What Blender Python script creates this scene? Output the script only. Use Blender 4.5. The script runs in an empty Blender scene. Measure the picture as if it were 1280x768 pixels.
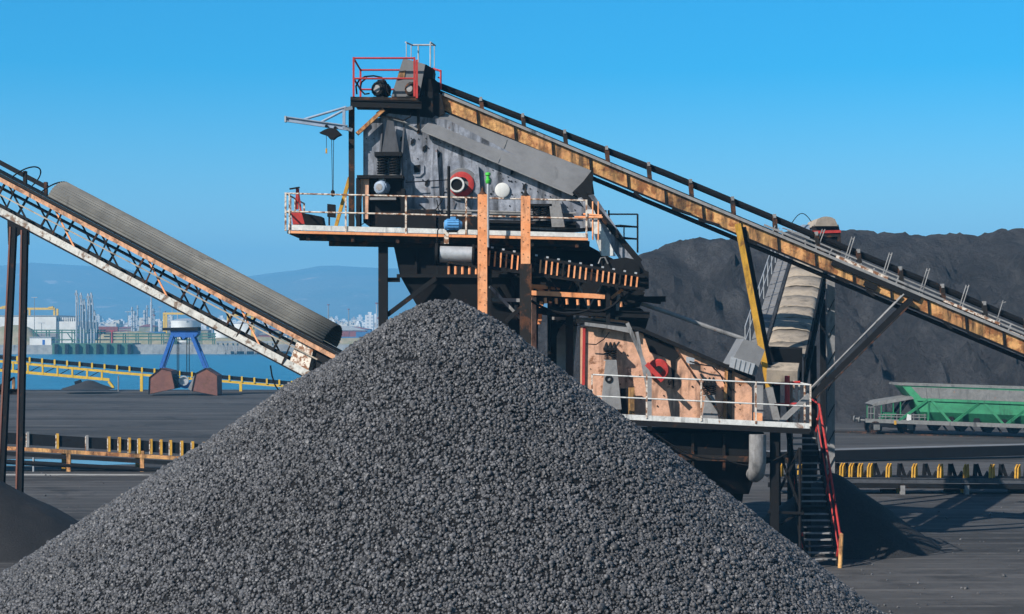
import bpy, math, random
import numpy as np
from mathutils import Vector, Matrix, noise
R = math.radians
random.seed(7); RNG = np.random.default_rng(11)
sc = bpy.context.scene
COL = sc.collection

# ------------------------------------------------------------------ camera, sky, sun, exposure
H = 8.0; F = 2133.33; CX = 640.0; HZ = 410.0
cam = bpy.data.cameras.new('camera'); cam.lens = 60; cam.sensor_width = 36
cam.shift_y = 26 / 1280; cam.clip_end = 30000; cam.clip_start = 0.5
camo = bpy.data.objects.new('camera', cam); COL.objects.link(camo)
camo.location = (0, 0, H); camo.rotation_euler = (R(90), 0, 0); sc.camera = camo

EL = 36.0; LX, LY = 0.76, 0.65                       # light travels right and away
w = bpy.data.worlds.new('World'); sc.world = w; w.use_nodes = True
nt = w.node_tree; nt.nodes.clear()
sky = nt.nodes.new('ShaderNodeTexSky'); sky.sky_type = 'NISHITA'; sky.sun_disc = False
sky.sun_elevation = R(EL); sky.sun_rotation = math.atan2(-LX, -LY); sky.altitude = 0
sky.air_density = 1.0; sky.dust_density = 0.0; sky.ozone_density = 4.0
hs = nt.nodes.new('ShaderNodeHueSaturation'); hs.inputs['Hue'].default_value = 0.494
hs.inputs['Saturation'].default_value = 1.72; hs.inputs['Value'].default_value = 1.0
bg = nt.nodes.new('ShaderNodeBackground'); bg.inputs['Strength'].default_value = 0.085
wo = nt.nodes.new('ShaderNodeOutputWorld')
hs2 = nt.nodes.new('ShaderNodeHueSaturation'); hs2.inputs['Saturation'].default_value = 0.9; hs2.inputs['Value'].default_value = 0.72
tc = nt.nodes.new('ShaderNodeTexCoord'); sx = nt.nodes.new('ShaderNodeSeparateXYZ'); mr = nt.nodes.new('ShaderNodeMapRange')
mr.interpolation_type = 'SMOOTHSTEP'; mr.inputs[1].default_value = .20; mr.inputs[2].default_value = .42       # deep blue low band, plainer sky overhead
mx = nt.nodes.new('ShaderNodeMix'); mx.data_type = 'RGBA'
nt.links.new(sky.outputs[0], hs.inputs['Color']); nt.links.new(sky.outputs[0], hs2.inputs['Color'])
nt.links.new(tc.outputs['Generated'], sx.inputs[0]); nt.links.new(sx.outputs[2], mr.inputs[0]); nt.links.new(mr.outputs[0], mx.inputs[0])
nt.links.new(hs.outputs[0], mx.inputs[6]); nt.links.new(hs2.outputs[0], mx.inputs[7]); nt.links.new(mx.outputs[2], bg.inputs['Color'])
nt.links.new(bg.outputs[0], wo.inputs['Surface'])
sl = bpy.data.lights.new('sun', 'SUN'); sl.energy = 5.0; sl.angle = R(0.5); sl.color = (1, .95, .87)
so = bpy.data.objects.new('sun', sl); COL.objects.link(so); so.location = (-40, -20, 60)
ce = math.cos(R(EL))
so.rotation_euler = Vector((LX * ce, LY * ce, -math.sin(R(EL)))).to_track_quat('-Z', 'Y').to_euler()
vs = sc.view_settings; vs.view_transform = 'Standard'; vs.look = 'None'; vs.exposure = 0.78; vs.gamma = 1
vs.use_curve_mapping = False
sc.cycles.volume_bounces = 0; sc.cycles.max_bounces = 6; sc.cycles.use_denoising = True

# ------------------------------------------------------------------ helpers
OFF = 0.0        # depth shift of the station being built
UP, LOW = 1.2, -4.2
def P(x, y, Y):
    Y = Y + OFF
    return Vector(((x - CX) * Y / F, Y, H - (y - HZ) * Y / F))
def m(px, Y): return px * Y / F
Z = Vector((0, 0, 1)); XA = Vector((1, 0, 0)); YA = Vector((0, 1, 0))

class MB:
    def __init__(s): s.v = []; s.f = []
    def add(s, vs_, fs):
        o = len(s.v); s.v += [Vector(p) for p in vs_]; s.f += [tuple(o + i for i in f) for f in fs]; return s
    def hexa(s, a):
        return s.add(a, [(0, 3, 2, 1), (4, 5, 6, 7), (0, 1, 5, 4), (1, 2, 6, 5), (2, 3, 7, 6), (3, 0, 4, 7)])
    def box(s, lo, hi):
        (a, b, c), (d, e, f) = lo, hi
        return s.hexa([(a, b, c), (d, b, c), (d, e, c), (a, e, c), (a, b, f), (d, b, f), (d, e, f), (a, e, f)])
    def beam(s, p, q, w_, h_, up=Z):
        p = Vector(p); q = Vector(q); a = (q - p).normalized(); sd = a.cross(up)
        if sd.length < 1e-4: sd = a.cross(YA)
        sd.normalize(); u = sd.cross(a).normalized()
        A = []
        for c in (p, q):
            for i, j in ((-1, -1), (1, -1), (1, 1), (-1, 1)): A.append(c + sd * (i * w_ / 2) + u * (j * h_ / 2))
        return s.hexa(A)
    def ibeam(s, p, q, w_, h_, up=Z, t=.03):
        p = Vector(p); q = Vector(q); a = (q - p).normalized(); sd = a.cross(up)
        if sd.length < 1e-4: sd = a.cross(YA)
        sd.normalize(); u = sd.cross(a).normalized()
        s.beam(p, q, t, h_ - 2 * t, up)
        for k in (-1, 1):
            d = u * (k * (h_ / 2 - t / 2)); s.beam(p + d, q + d, w_, t, up)
        return s
    def tube(s, p, q, r, r2=None, n=10, caps=True):
        p = Vector(p); q = Vector(q); a = (q - p).normalized(); r2 = r if r2 is None else r2
        t = Z if abs(a.z) < .9 else XA
        e = a.cross(t).normalized(); g = a.cross(e)
        V = []
        for c, rr in ((p, r), (q, r2)):
            for k in range(n):
                th = 2 * math.pi * k / n; V.append(c + (e * math.cos(th) + g * math.sin(th)) * rr)
        fs = [(k, (k + 1) % n, n + (k + 1) % n, n + k) for k in range(n)]
        if caps: fs += [tuple(range(n - 1, -1, -1)), tuple(range(n, 2 * n))]
        return s.add(V, fs)
    def path(s, pts, r, n=6):
        pts = [Vector(p) for p in pts]; V = []; L = len(pts)
        pe = None
        for i, c in enumerate(pts):
            a = (pts[min(i + 1, L - 1)] - pts[max(i - 1, 0)]).normalized()
            e = (pe - a * pe.dot(a)).normalized() if pe is not None and (pe - a * pe.dot(a)).length > 1e-3 else a.cross(Z if abs(a.z) < .9 else XA).normalized()
            pe = e; g = a.cross(e)
            for k in range(n):
                th = 2 * math.pi * k / n; V.append(c + (e * math.cos(th) + g * math.sin(th)) * r)
        fs = []
        for i in range(L - 1):
            for k in range(n): fs.append((i * n + k, i * n + (k + 1) % n, (i + 1) * n + (k + 1) % n, (i + 1) * n + k))
        fs += [tuple(range(n - 1, -1, -1)), tuple(range((L - 1) * n, L * n))]
        return s.add(V, fs)
    def prism(s, pts, off):
        pts = [Vector(p) for p in pts]; off = Vector(off); n = len(pts)
        return s.add(pts + [p + off for p in pts], [tuple(range(n)), tuple(range(2 * n - 1, n - 1, -1))] +
                     [(k, n + k, n + (k + 1) % n, (k + 1) % n) for k in range(n)])
    def pp(s, px, Y0, Y1):                 # pixel outline on the plane Y0, given real depth to Y1
        return s.prism([P(x, y, Y0) for x, y in px], (0, Y1 - Y0, 0))
    def pbox(s, x0, y0, x1, y1, Y0, Y1): return s.pp([(x0, y0), (x1, y0), (x1, y1), (x0, y1)], Y0, Y1)
    def lathe(s, c, ax, prof, n=20):       # prof: (distance along axis, radius)
        c = Vector(c); ax = Vector(ax).normalized(); t = Z if abs(ax.z) < .9 else XA
        e = ax.cross(t).normalized(); g = ax.cross(e); V = []; L = len(prof)
        for d, r in prof:
            for k in range(n):
                th = 2 * math.pi * k / n; V.append(c + ax * d + (e * math.cos(th) + g * math.sin(th)) * max(r, 1e-4))
        fs = [(i * n + k, i * n + (k + 1) % n, (i + 1) * n + (k + 1) % n, (i + 1) * n + k) for i in range(L - 1) for k in range(n)]
        return s.add(V, fs)
    def helix(s, c, r, h, turns, wr, n=5):
        c = Vector(c); k = int(turns * 14)
        return s.path([c + Vector((r * math.cos(2 * math.pi * i / 14), r * math.sin(2 * math.pi * i / 14), h * i / k)) for i in range(k + 1)], wr, n)
    def build(s, name, mat, parent=None, smooth=True, base=None, extra=()):
        o0 = Vector(base) if base is not None else (Vector(parent['_b']) if parent is not None else Vector((0, 0, 0)))
        me = bpy.data.meshes.new(name)
        mi = [0] * len(s.f); mats = [mat]
        for mb, m2 in extra:
            k = len(s.v); s.v = s.v + mb.v; s.f = s.f + [tuple(k + i for i in f) for f in mb.f]
            mats.append(m2); mi += [len(mats) - 1] * len(mb.f)
        me.from_pydata([tuple(p - o0) for p in s.v], [], s.f)
        me.polygons.foreach_set('material_index', mi)
        import bmesh
        b = bmesh.new(); b.from_mesh(me); bmesh.ops.recalc_face_normals(b, faces=b.faces)
        if name in ('pile_core', 'coal_pile', 'coal_heap', 'hills', 'earth_bank', 'ground', 'water', 'terrain', 'puddle', 'path') and sum(f.normal.z for f in b.faces) < 0: bmesh.ops.reverse_faces(b, faces=b.faces)
        b.to_mesh(me); b.free()
        for m2 in mats: me.materials.append(m2)
        if smooth:
            me.shade_smooth(); me.set_sharp_from_angle(angle=R(38))
        o = bpy.data.objects.new(name, me); COL.objects.link(o)
        o['_b'] = tuple(o0)
        if parent is not None: o.parent = parent
        elif base is not None: o.location = o0
        return o

def thing(name, label, cat, loc, group=None):
    o = bpy.data.objects.new(name, None); COL.objects.link(o); o.location = loc; o['_b'] = tuple(loc)
    o.empty_display_size = .3
    o['label'] = label; o['category'] = cat
    if group: o['group'] = group
    return o
def tag(o, label=None, cat=None, group=None, kind=None):
    for k, v in (('label', label), ('category', cat), ('group', group), ('kind', kind)):
        if v: o[k] = v
    return o
def move_copy(o, d, parent, rot=None):           # copy of a part (and its sub-parts) shifted by d
    c = o.copy(); COL.objects.link(c); c.parent = parent
    c.location = o.location + Vector(d)
    for ch in o.children:
        k = ch.copy(); COL.objects.link(k); k.parent = c
    return c
def copy_thing(o, loc, label, group=None, scale=None, rz=0):
    c = o.copy(); COL.objects.link(c); c.location = loc; c['label'] = label
    if group: c['group'] = group
    if scale: c.scale = scale
    c.rotation_euler.z = rz
    for ch in o.children:
        k = ch.copy(); COL.objects.link(k); k.parent = c
        for g in ch.children:
            q = g.copy(); COL.objects.link(q); q.parent = k
    return c

# ------------------------------------------------------------------ materials
class NT:
    def __init__(s, name):
        s.m = bpy.data.materials.new(name); s.m.use_nodes = True; s.t = s.m.node_tree
        s.b = s.t.nodes['Principled BSDF']; s.out = s.t.nodes['Material Output']
        s.pos = s.n('ShaderNodeNewGeometry').outputs['Position']
    def n(s, k, **kw):
        x = s.t.nodes.new(k)
        for a, v in kw.items(): setattr(x, a, v)
        return x
    def l(s, a, b): s.t.links.new(a, b)
    def map(s, scale=(1, 1, 1)):
        x = s.n('ShaderNodeMapping'); s.l(s.pos, x.inputs['Vector']); x.inputs['Scale'].default_value = scale; return x.outputs[0]
    def noise(s, scale, detail=6, rough=.6, vec=None, dist=0):
        x = s.n('ShaderNodeTexNoise'); x.inputs['Scale'].default_value = scale; x.inputs['Detail'].default_value = detail
        x.inputs['Roughness'].default_value = rough; x.inputs['Distortion'].default_value = dist
        s.l(vec if vec is not None else s.pos, x.inputs['Vector']); return x.outputs['Fac']
    def ramp(s, fac, a, b, ca=0, cb=1):
        x = s.n('ShaderNodeMapRange'); x.inputs[1].default_value = a; x.inputs[2].default_value = b
        x.inputs[3].default_value = ca; x.inputs[4].default_value = cb; s.l(fac, x.inputs[0]); return x.outputs[0]
    def mix(s, fac, a, b):
        x = s.n('ShaderNodeMix', data_type='RGBA')
        for i, v in ((6, a), (7, b)):
            if isinstance(v, tuple): x.inputs[i].default_value = (*v, 1)
            else: s.l(v, x.inputs[i])
        if isinstance(fac, (int, float)): x.inputs[0].default_value = fac
        else: s.l(fac, x.inputs[0])
        return x.outputs[2]
    def mul(s, a, b):
        x = s.n('ShaderNodeMath', operation='MULTIPLY')
        for i, v in ((0, a), (1, b)):
            if isinstance(v, (int, float)): x.inputs[i].default_value = v
            else: s.l(v, x.inputs[i])
        return x.outputs[0]
    def fin(s, col, rough=.7, metal=0, bump=None, bs=.2, bd=.02, spec=.4):
        if isinstance(col, tuple): s.b.inputs['Base Color'].default_value = (*col, 1)
        else: s.l(col, s.b.inputs['Base Color'])
        if isinstance(rough, (int, float)): s.b.inputs['Roughness'].default_value = rough
        else: s.l(rough, s.b.inputs['Roughness'])
        s.b.inputs['Metallic'].default_value = metal; s.b.inputs['Specular IOR Level'].default_value = spec
        if bump is not None:
            x = s.n('ShaderNodeBump'); x.inputs['Strength'].default_value = bs; x.inputs['Distance'].default_value = bd
            s.l(bump, x.inputs['Height']); s.l(x.outputs[0], s.b.inputs['Normal'])
        return s.m

RUSTD = (.045, .020, .011); RUSTO = (.30, .115, .040); GRIME = (.010, .0095, .010)
def paint(name, col, rust=.3, grime=.35, rough=.55, sc_=1.0, metal=0, rustcol=RUSTO, col2=None, spec=.2):
    """weathered paint: rust blotches, vertical dirt runs, dull dust; rust and grime are the share covered"""
    t = NT(name)
    c = col
    if col2: c = t.mix(t.ramp(t.noise(1.3 * sc_, 5), .4, .62), col, col2)
    else: c = t.mix(t.ramp(t.noise(2.1 * sc_, 5), .3, .75), col, tuple(min(1, x * .72) for x in col))
    a = .69 - .40 * rust
    r1 = t.mix(t.noise(9 * sc_, 5), RUSTD, rustcol)
    c = t.mix(t.ramp(t.noise(1.9 * sc_, 9, .68, dist=.4), a, a + .08), c, r1)
    b = .68 - .42 * grime
    st = t.noise(1.0, 8, .65, vec=t.map((3.2 * sc_, 3.2 * sc_, .55 * sc_)))
    c = t.mix(t.mul(t.ramp(st, b, b + .16), .88), c, GRIME)
    d2 = t.noise(5.5 * sc_, 10, .75)
    c = t.mix(t.mul(t.ramp(d2, .44, .72), .25 + .75 * min(1, grime * 2)), c, tuple(.35 * x + .4 * g for x, g in zip(col, (.022, .021, .020))))
    return t.fin(c, rough, metal, t.noise(26 * sc_, 5), .25, .012, spec)

M = {}
M['black'] = paint('sooty_black_steel', (.011, .011, .012), .22, .3, .7, rustcol=(.07, .032, .016), spec=.10)
M['black2'] = paint('black_rubber', (.009, .009, .010), 0, .3, .8, spec=.08)
M['rustyblack'] = paint('rusted_dark_steel', (.020, .017, .015), .45, .3, .7, rustcol=(.13, .052, .025), spec=.12)
M['grey'] = paint('grey_painted_steel', (.29, .305, .35), .16, .54, .5, .9, col2=(.17, .185, .225))
M['rib'] = paint('dark_grey_steel', (.075, .078, .088), .1, .35, .6)
M['yrust2'] = paint('rusty_salmon_angle', (.52, .27, .15), .45, .42, .6, 1.2)
M['wag'] = paint('coal_dusted_grey_steel', (.15, .15, .148), .1, .3, .7, .7)
M['hood'] = paint('dull_sheet_steel', (.165, .165, .17), .03, .10, .55, .35, col2=(.135, .135, .14))
M['white'] = paint('white_painted_steel', (.62, .62, .60), .18, .28, .5, 1.2)
M['chord'] = paint('peeling_white_beam', (.47, .46, .43), .42, .28, .7, 1.4, rustcol=(.20, .12, .07))
M['wrust'] = paint('rust_spotted_white_paint', (.66, .58, .50), .55, .1, .6, 3.0)
M['orange'] = paint('orange_primer_steel', (.66, .25, .10), .20, .24, .6, 1.0, col2=(.70, .32, .16))
M['yrust'] = paint('rusty_yellow_steel', (.60, .33, .12), .50, .54, .6, .9, col2=(.58, .27, .11), rustcol=(.42, .15, .05))
M['yellow'] = paint('yellow_painted_steel', (.54, .29, .035), .25, .28, .55)
M['yfar'] = paint('faded_yellow_steel', (.66, .42, .04), .05, .12, .6)
M['red'] = paint('red_painted_steel', (.43, .04, .035), .15, .25, .5)
M['blue'] = paint('blue_painted_steel', (.035, .13, .42), .05, .22, .45)
M['motorblue'] = paint('light_blue_motor_paint', (.10, .30, .58), .03, .15, .45)
M['jib'] = paint('pale_blue_grey_steel', (.25, .31, .40), .1, .12, .5)
M['peach'] = paint('faded_orange_plate', (.62, .34, .215), .32, .36, .6, .8, col2=(.56, .32, .22))
M['brown'] = paint('rusty_bucket_steel', (.20, .085, .06), .35, .2, .7, .4, rustcol=(.24, .11, .07), col2=(.16, .07, .055))
M['tan'] = paint('dusty_canvas', (.31, .26, .205), 0, .28, .9, .6, col2=(.22, .19, .16))
M['corr'] = paint('weathered_corrugated_sheet', (.125, .122, .112), .05, .2, .6, .5, col2=(.09, .09, .086))
M['green'] = paint('green_painted_steel', (.030, .19, .090), .10, .30, .6, .5, col2=(.022, .145, .070))
M['dusty'] = paint('dust_grey_steel', (.24, .235, .235), .12, .3, .7, .8)
M['galv'] = paint('galvanised_steel', (.42, .43, .45), .05, .15, .45, metal=.3)
M['limegreen'] = paint('bright_green_lamp', (.06, .45, .05), 0, .05, .4)
M['dkgreen'] = paint('dark_green_steel', (.05, .13, .09), .1, .1, .6)
M['concrete'] = paint('pale_concrete', (.30, .30, .29), .02, .3, .9, .12, col2=(.22, .22, .22))
M['whitewall'] = paint('white_cladding', (.62, .62, .60), .01, .06, .8, .05)
M['containerred'] = paint('container_red', (.22, .06, .045), .1, .1, .7, .2)
M['containerblue'] = paint('container_blue', (.05, .14, .30), .1, .1, .7, .2)

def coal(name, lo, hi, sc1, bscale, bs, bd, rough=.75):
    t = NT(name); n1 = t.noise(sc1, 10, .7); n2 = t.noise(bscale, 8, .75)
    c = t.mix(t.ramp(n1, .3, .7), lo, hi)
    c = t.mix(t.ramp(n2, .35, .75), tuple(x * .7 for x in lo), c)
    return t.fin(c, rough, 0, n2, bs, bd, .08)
M['coalfine'] = coal('fine_coal', (.034, .033, .034), (.062, .060, .061), .5, 16, 1.0, .07)
def heapm():
    t = NT('packed_coal'); n1 = t.noise(.16, 10, .7); n2 = t.noise(1.3, 9, .75); n3 = t.noise(1.0, 8, .7, vec=t.map((.35, .12, .10)), dist=.5)
    c = t.mix(t.ramp(n1, .3, .7), (.037, .035, .037), (.074, .070, .073))
    c = t.mix(t.mul(t.ramp(n3, .50, .66), .7), c, (.115, .110, .112))
    c = t.mix(t.mul(t.ramp(n2, .56, .70), .75), c, (.022, .022, .025))
    return t.fin(c, .8, 0, n2, 1.0, 1.6, .08)
M['coalheap'] = heapm()
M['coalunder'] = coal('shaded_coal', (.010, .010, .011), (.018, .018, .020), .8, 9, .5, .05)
def lumps():
    t = NT('coal_lumps'); g = t.n('ShaderNodeNewGeometry')
    r = g.outputs['Random Per Island']
    c = t.mix(t.mul(r, r), (.045, .045, .048), (.128, .127, .135))
    c = t.mix(t.ramp(t.noise(14, 4), .45, .8), c, (.055, .053, .055))
    c = t.mix(t.mul(t.ramp(t.noise(.55, 6, .65), .46, .66), .45), c, (.034, .033, .034))
    return t.fin(c, .45, 0, t.noise(30, 4), .3, .01, .22)
M['lump'] = lumps()
def yard():
    t = NT('yard_ground')
    n1 = t.noise(1.0, 9, .65, vec=t.map((.015, .085, 1)), dist=.6)
    n2 = t.noise(.6, 9, .7); n3 = t.noise(9, 6, .7); n4 = t.noise(1.0, 7, .6, vec=t.map((.05, .5, 1)), dist=.8)
    c = t.mix(t.ramp(n1, .40, .60), (.030, .0295, .030), (.068, .066, .067))
    c = t.mix(t.mul(t.ramp(n4, .52, .68), .6), c, (.115, .11, .108))
    c = t.mix(t.mul(t.ramp(n2, .45, .70), .75), c, (.030, .029, .030))
    c = t.mix(t.mul(t.ramp(n3, .5, .8), .5), c, (.034, .033, .034))
    wv = t.n('ShaderNodeTexWave', bands_direction='Y'); wv.inputs['Scale'].default_value = .22; wv.inputs['Distortion'].default_value = 7
    wv.inputs['Detail'].default_value = 3; wv.inputs['Detail Scale'].default_value = .35; t.l(t.map((.16, 1, 1)), wv.inputs['Vector'])
    tr = t.mul(t.ramp(wv.outputs['Fac'], .80, .97), t.ramp(n2, .42, .62))
    c = t.mix(t.mul(tr, .55), c, (.125, .12, .118))
    pt = t.ramp(t.noise(.16, 8, .7, dist=.6), .56, .64)
    c = t.mix(t.mul(pt, .6), c, (.020, .020, .021))
    return t.fin(c, .85, 0, n3, .5, .04, .08)
M['yard'] = yard()
def water():
    t = NT('harbour_water')
    wv = t.noise(1.0, 8, .66, vec=t.map((.14, .40, 1)), dist=.3)
    c = t.mix(t.ramp(t.noise(1.0, 6, .6, vec=t.map((.10, .30, 1))), .38, .62), (.008, .095, .185), (.022, .165, .285))
    return t.fin(c, .30, 0, wv, 1.0, 1.1, .22)
M['water'] = water()
def puddle():
    t = NT('puddle'); return t.fin((.05, .055, .06), .05, 0, t.noise(2, 3), .03, .02, .6)
M['puddle'] = puddle()
def land():
    t = NT('far_land'); n = t.noise(.02, 8)
    return t.fin(t.mix(t.ramp(n, .35, .65), (.14, .13, .10), (.24, .22, .18)), .9)
M['land'] = land()
def hillm():
    t = NT('hills'); n = t.noise(.004, 9, .65)
    c = t.mix(t.ramp(n, .35, .6), (.055, .07, .045), (.12, .115, .085))
    c = t.mix(t.ramp(t.noise(.012, 7), .62, .70), c, (.32, .26, .22))
    return t.fin(c, .95, 0, n, .6, 40)
M['hill'] = hillm()
def bankm():
    t = NT('sandy_bank'); n = t.noise(.35, 8)
    return t.fin(t.mix(t.ramp(n, .35, .65), (.26, .21, .14), (.15, .15, .08)), .95, 0, n, .6, .6)
M['bank'] = bankm()
def citym(name, col, win):
    t = NT(name)
    sep = t.n('ShaderNodeSeparateXYZ'); t.l(t.pos, sep.inputs[0])
    def saw(o, per, duty):
        a = t.mul(o, 1.0 / per); fr = t.n('ShaderNodeMath', operation='FRACT'); t.l(a, fr.inputs[0])
        g = t.n('ShaderNodeMath', operation='GREATER_THAN'); t.l(fr.outputs[0], g.inputs[0]); g.inputs[1].default_value = duty
        return g.outputs[0]
    k = t.mul(saw(sep.outputs[0], 4.2, .5), saw(sep.outputs[2], 3.2, .45))
    return t.fin(t.mix(k, col, win), .8)
M['city1'] = citym('pale_facade', (.46, .43, .38), (.24, .24, .25))
M['city2'] = citym('ochre_facade', (.36, .28, .21), (.20, .18, .17))
M['city3'] = citym('white_facade', (.56, .55, .54), (.30, .31, .34))

# ------------------------------------------------------------------ the setting: ground, water, far land, hills
def sheet(name, pts, z, mat):
    b = MB(); b.add([(x, y, z) for x, y in pts], [tuple(range(len(pts)))])
    return tag(b.build(name, mat), kind='structure')
QY = 221.0
b = MB()
yp = [(-700, -80), (700, -80), (700, 640), (30, 640), (30, QY), (-700, QY)]
b.add([(x, y, 0) for x, y in yp], [(0, 1, 2, 3, 4, 5)])
n0 = len(b.v)
b.add([(30, 640, 0), (30, QY, 0), (-700, QY, 0), (30, 640, -4), (30, QY, -4), (-700, QY, -4)], [(0, 1, 4, 3), (1, 2, 5, 4)])
tag(b.build('ground', M['yard'], smooth=False), kind='structure')
sheet('water', [(-9000, 150), (9000, 150), (9000, 16000), (-9000, 16000)], -2.0, M['water'])
def far_land():
    b = MB(); b.add([(-4000, 662, .8), (4000, 662, .8), (4000, 7000, 6), (-4000, 7000, 6)], [(0, 1, 2, 3)])
    return tag(b.build('terrain', M['land'], smooth=False), kind='structure')
far_land()

def fbm(x, y, s, o=5, seed=0):
    return noise.fractal(Vector((x * s + seed * 17.3, y * s - seed * 9.1, seed * 3.7)), 1.0, 2.1, o)

def hills():
    b = MB(); nx, ny = 150, 26
    prof = [(-900, 342), (-200, 336), (0, 338), (60, 333), (150, 338), (250, 352), (330, 350), (365, 341), (400, 336), (440, 332), (480, 333), (560, 330), (700, 336), (900, 345), (1300, 340), (2200, 350)]
    xs = [p[0] for p in prof]; ys = [p[1] for p in prof]
    V = []
    for j in range(ny):
        for i in range(nx):
            px = -900 + 3100 * i / (nx - 1); t = j / (ny - 1)
            Y = 4000 + 2600 * t
            crest = (HZ - np.interp(px, xs, ys)) * 5600 / F
            X = (px - CX) * 5600 / F
            prof_t = math.sin(min(1, t / .62) * math.pi / 2) if t < .62 else math.cos((t - .62) / .38 * math.pi / 2)
            z = crest * prof_t * (1 + .22 * fbm(X, Y, .0012, 6) * (1 - abs(t - .6))) + 14 * fbm(X, Y, .004, 5, 2) * prof_t
            V.append((X, Y, max(z, -2) + 3))
    fs = [(j * nx + i, j * nx + i + 1, (j + 1) * nx + i + 1, (j + 1) * nx + i) for j in range(ny - 1) for i in range(nx - 1)]
    b.add(V, fs); return tag(b.build('hills', M['hill']), kind='structure')
hills()

# haze: one closed box of air round the scene, sky outside
def haze():
    b = MB(); b.box((-5200, -120, -9), (5200, 7200, 330))
    t = bpy.data.materials.new('haze'); t.use_nodes = True; t.node_tree.nodes.clear()
    v = t.node_tree.nodes.new('ShaderNodeVolumePrincipled'); o = t.node_tree.nodes.new('ShaderNodeOutputMaterial')
    v.inputs['Color'].default_value = (.16, .56, 1, 1); v.inputs['Density'].default_value = 3.3e-4
    v.inputs['Anisotropy'].default_value = 0.0
    t.node_tree.links.new(v.outputs[0], o.inputs['Volume'])
    return tag(b.build('haze', t, smooth=False), kind='stuff')
haze()

# ------------------------------------------------------------------ coal heaps
def cone_pile(name, cx, cy, z0, slopes, rnd, mat, wob=.12, nr=60, na=160, seed=1, noise_s=.5):
    """slopes: function of the angle; returns (object, height function)"""
    def h(x, y):
        dx, dy = x - cx, y - cy; r = math.hypot(dx, dy); th = math.atan2(dy, dx)
        return z0 - slopes(th) * (math.sqrt(r * r + rnd * rnd) - rnd) + wob * fbm(x, y, noise_s, 4, seed)
    b = MB(); V = [(cx, cy, h(cx, cy))]; rm = z0 / .55 + rnd
    for i in range(1, nr + 1):
        for k in range(na):
            th = 2 * math.pi * k / na; r = rm * i / nr
            x, y = cx + r * math.cos(th), cy + r * math.sin(th); V.append((x, y, max(h(x, y), -.15)))
    fs = [(0, 1 + k, 1 + (k + 1) % na) for k in range(na)]
    for i in range(nr - 1):
        for k in range(na):
            a = 1 + i * na; c = a + na; fs.append((a + k, c + k, c + (k + 1) % na, a + (k + 1) % na))
    b.add(V, fs)
    o = b.build(name, mat, base=(cx, cy, 0))
    return o, h

ICO = []
def icosa():
    t = (1 + 5 ** .5) / 2
    v = np.array([(-1, t, 0), (1, t, 0), (-1, -t, 0), (1, -t, 0), (0, -1, t), (0, 1, t), (0, -1, -t), (0, 1, -t), (t, 0, -1), (t, 0, 1), (-t, 0, -1), (-t, 0, 1)], float)
    v /= np.linalg.norm(v[0])
    f = np.array([(0, 11, 5), (0, 5, 1), (0, 1, 7), (0, 7, 10), (0, 10, 11), (1, 5, 9), (5, 11, 4), (11, 10, 2), (10, 7, 6), (7, 1, 8), (3, 9, 4), (3, 4, 2), (3, 2, 6), (3, 6, 8), (3, 8, 9), (4, 9, 5), (2, 4, 11), (6, 2, 10), (8, 6, 7), (9, 8, 1)])
    return v, f
def stones_mesh(name, pos, rad, mat):
    v, f = icosa(); n = len(pos)
    q = RNG.normal(size=(n, 4)); q /= np.linalg.norm(q, axis=1)[:, None]
    a, b_, c, d = q.T
    Rm = np.stack([np.stack([1 - 2 * (c * c + d * d), 2 * (b_ * c - a * d), 2 * (b_ * d + a * c)], -1),
                   np.stack([2 * (b_ * c + a * d), 1 - 2 * (b_ * b_ + d * d), 2 * (c * d - a * b_)], -1),
                   np.stack([2 * (b_ * d - a * c), 2 * (c * d + a * b_), 1 - 2 * (b_ * b_ + c * c)], -1)], 1)
    vv = v[None] * RNG.uniform(.68, 1.18, size=(n, 12, 1)) * RNG.uniform(.78, 1.18, size=(n, 1, 3))
    vv = np.einsum('nij,nkj->nki', Rm, vv) * rad[:, None, None] + pos[:, None, :]
    faces = (f[None] + (np.arange(n) * 12)[:, None, None]).reshape(-1)
    me = bpy.data.meshes.new(name); nv = n * 12; nf = n * 20
    me.vertices.add(nv); me.loops.add(nf * 3); me.polygons.add(nf)
    me.vertices.foreach_set('co', vv.astype(np.float32).reshape(-1))
    me.loops.foreach_set('vertex_index', faces.astype(np.int32))
    me.polygons.foreach_set('loop_start', np.arange(0, nf * 3, 3, dtype=np.int32))
    me.polygons.foreach_set('use_smooth', np.repeat(RNG.uniform(0, 1, n) < .5, 20))
    me.update(calc_edges=True); me.validate()
    me.materials.append(mat)
    o = bpy.data.objects.new(name, me); COL.objects.link(o); return o

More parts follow.
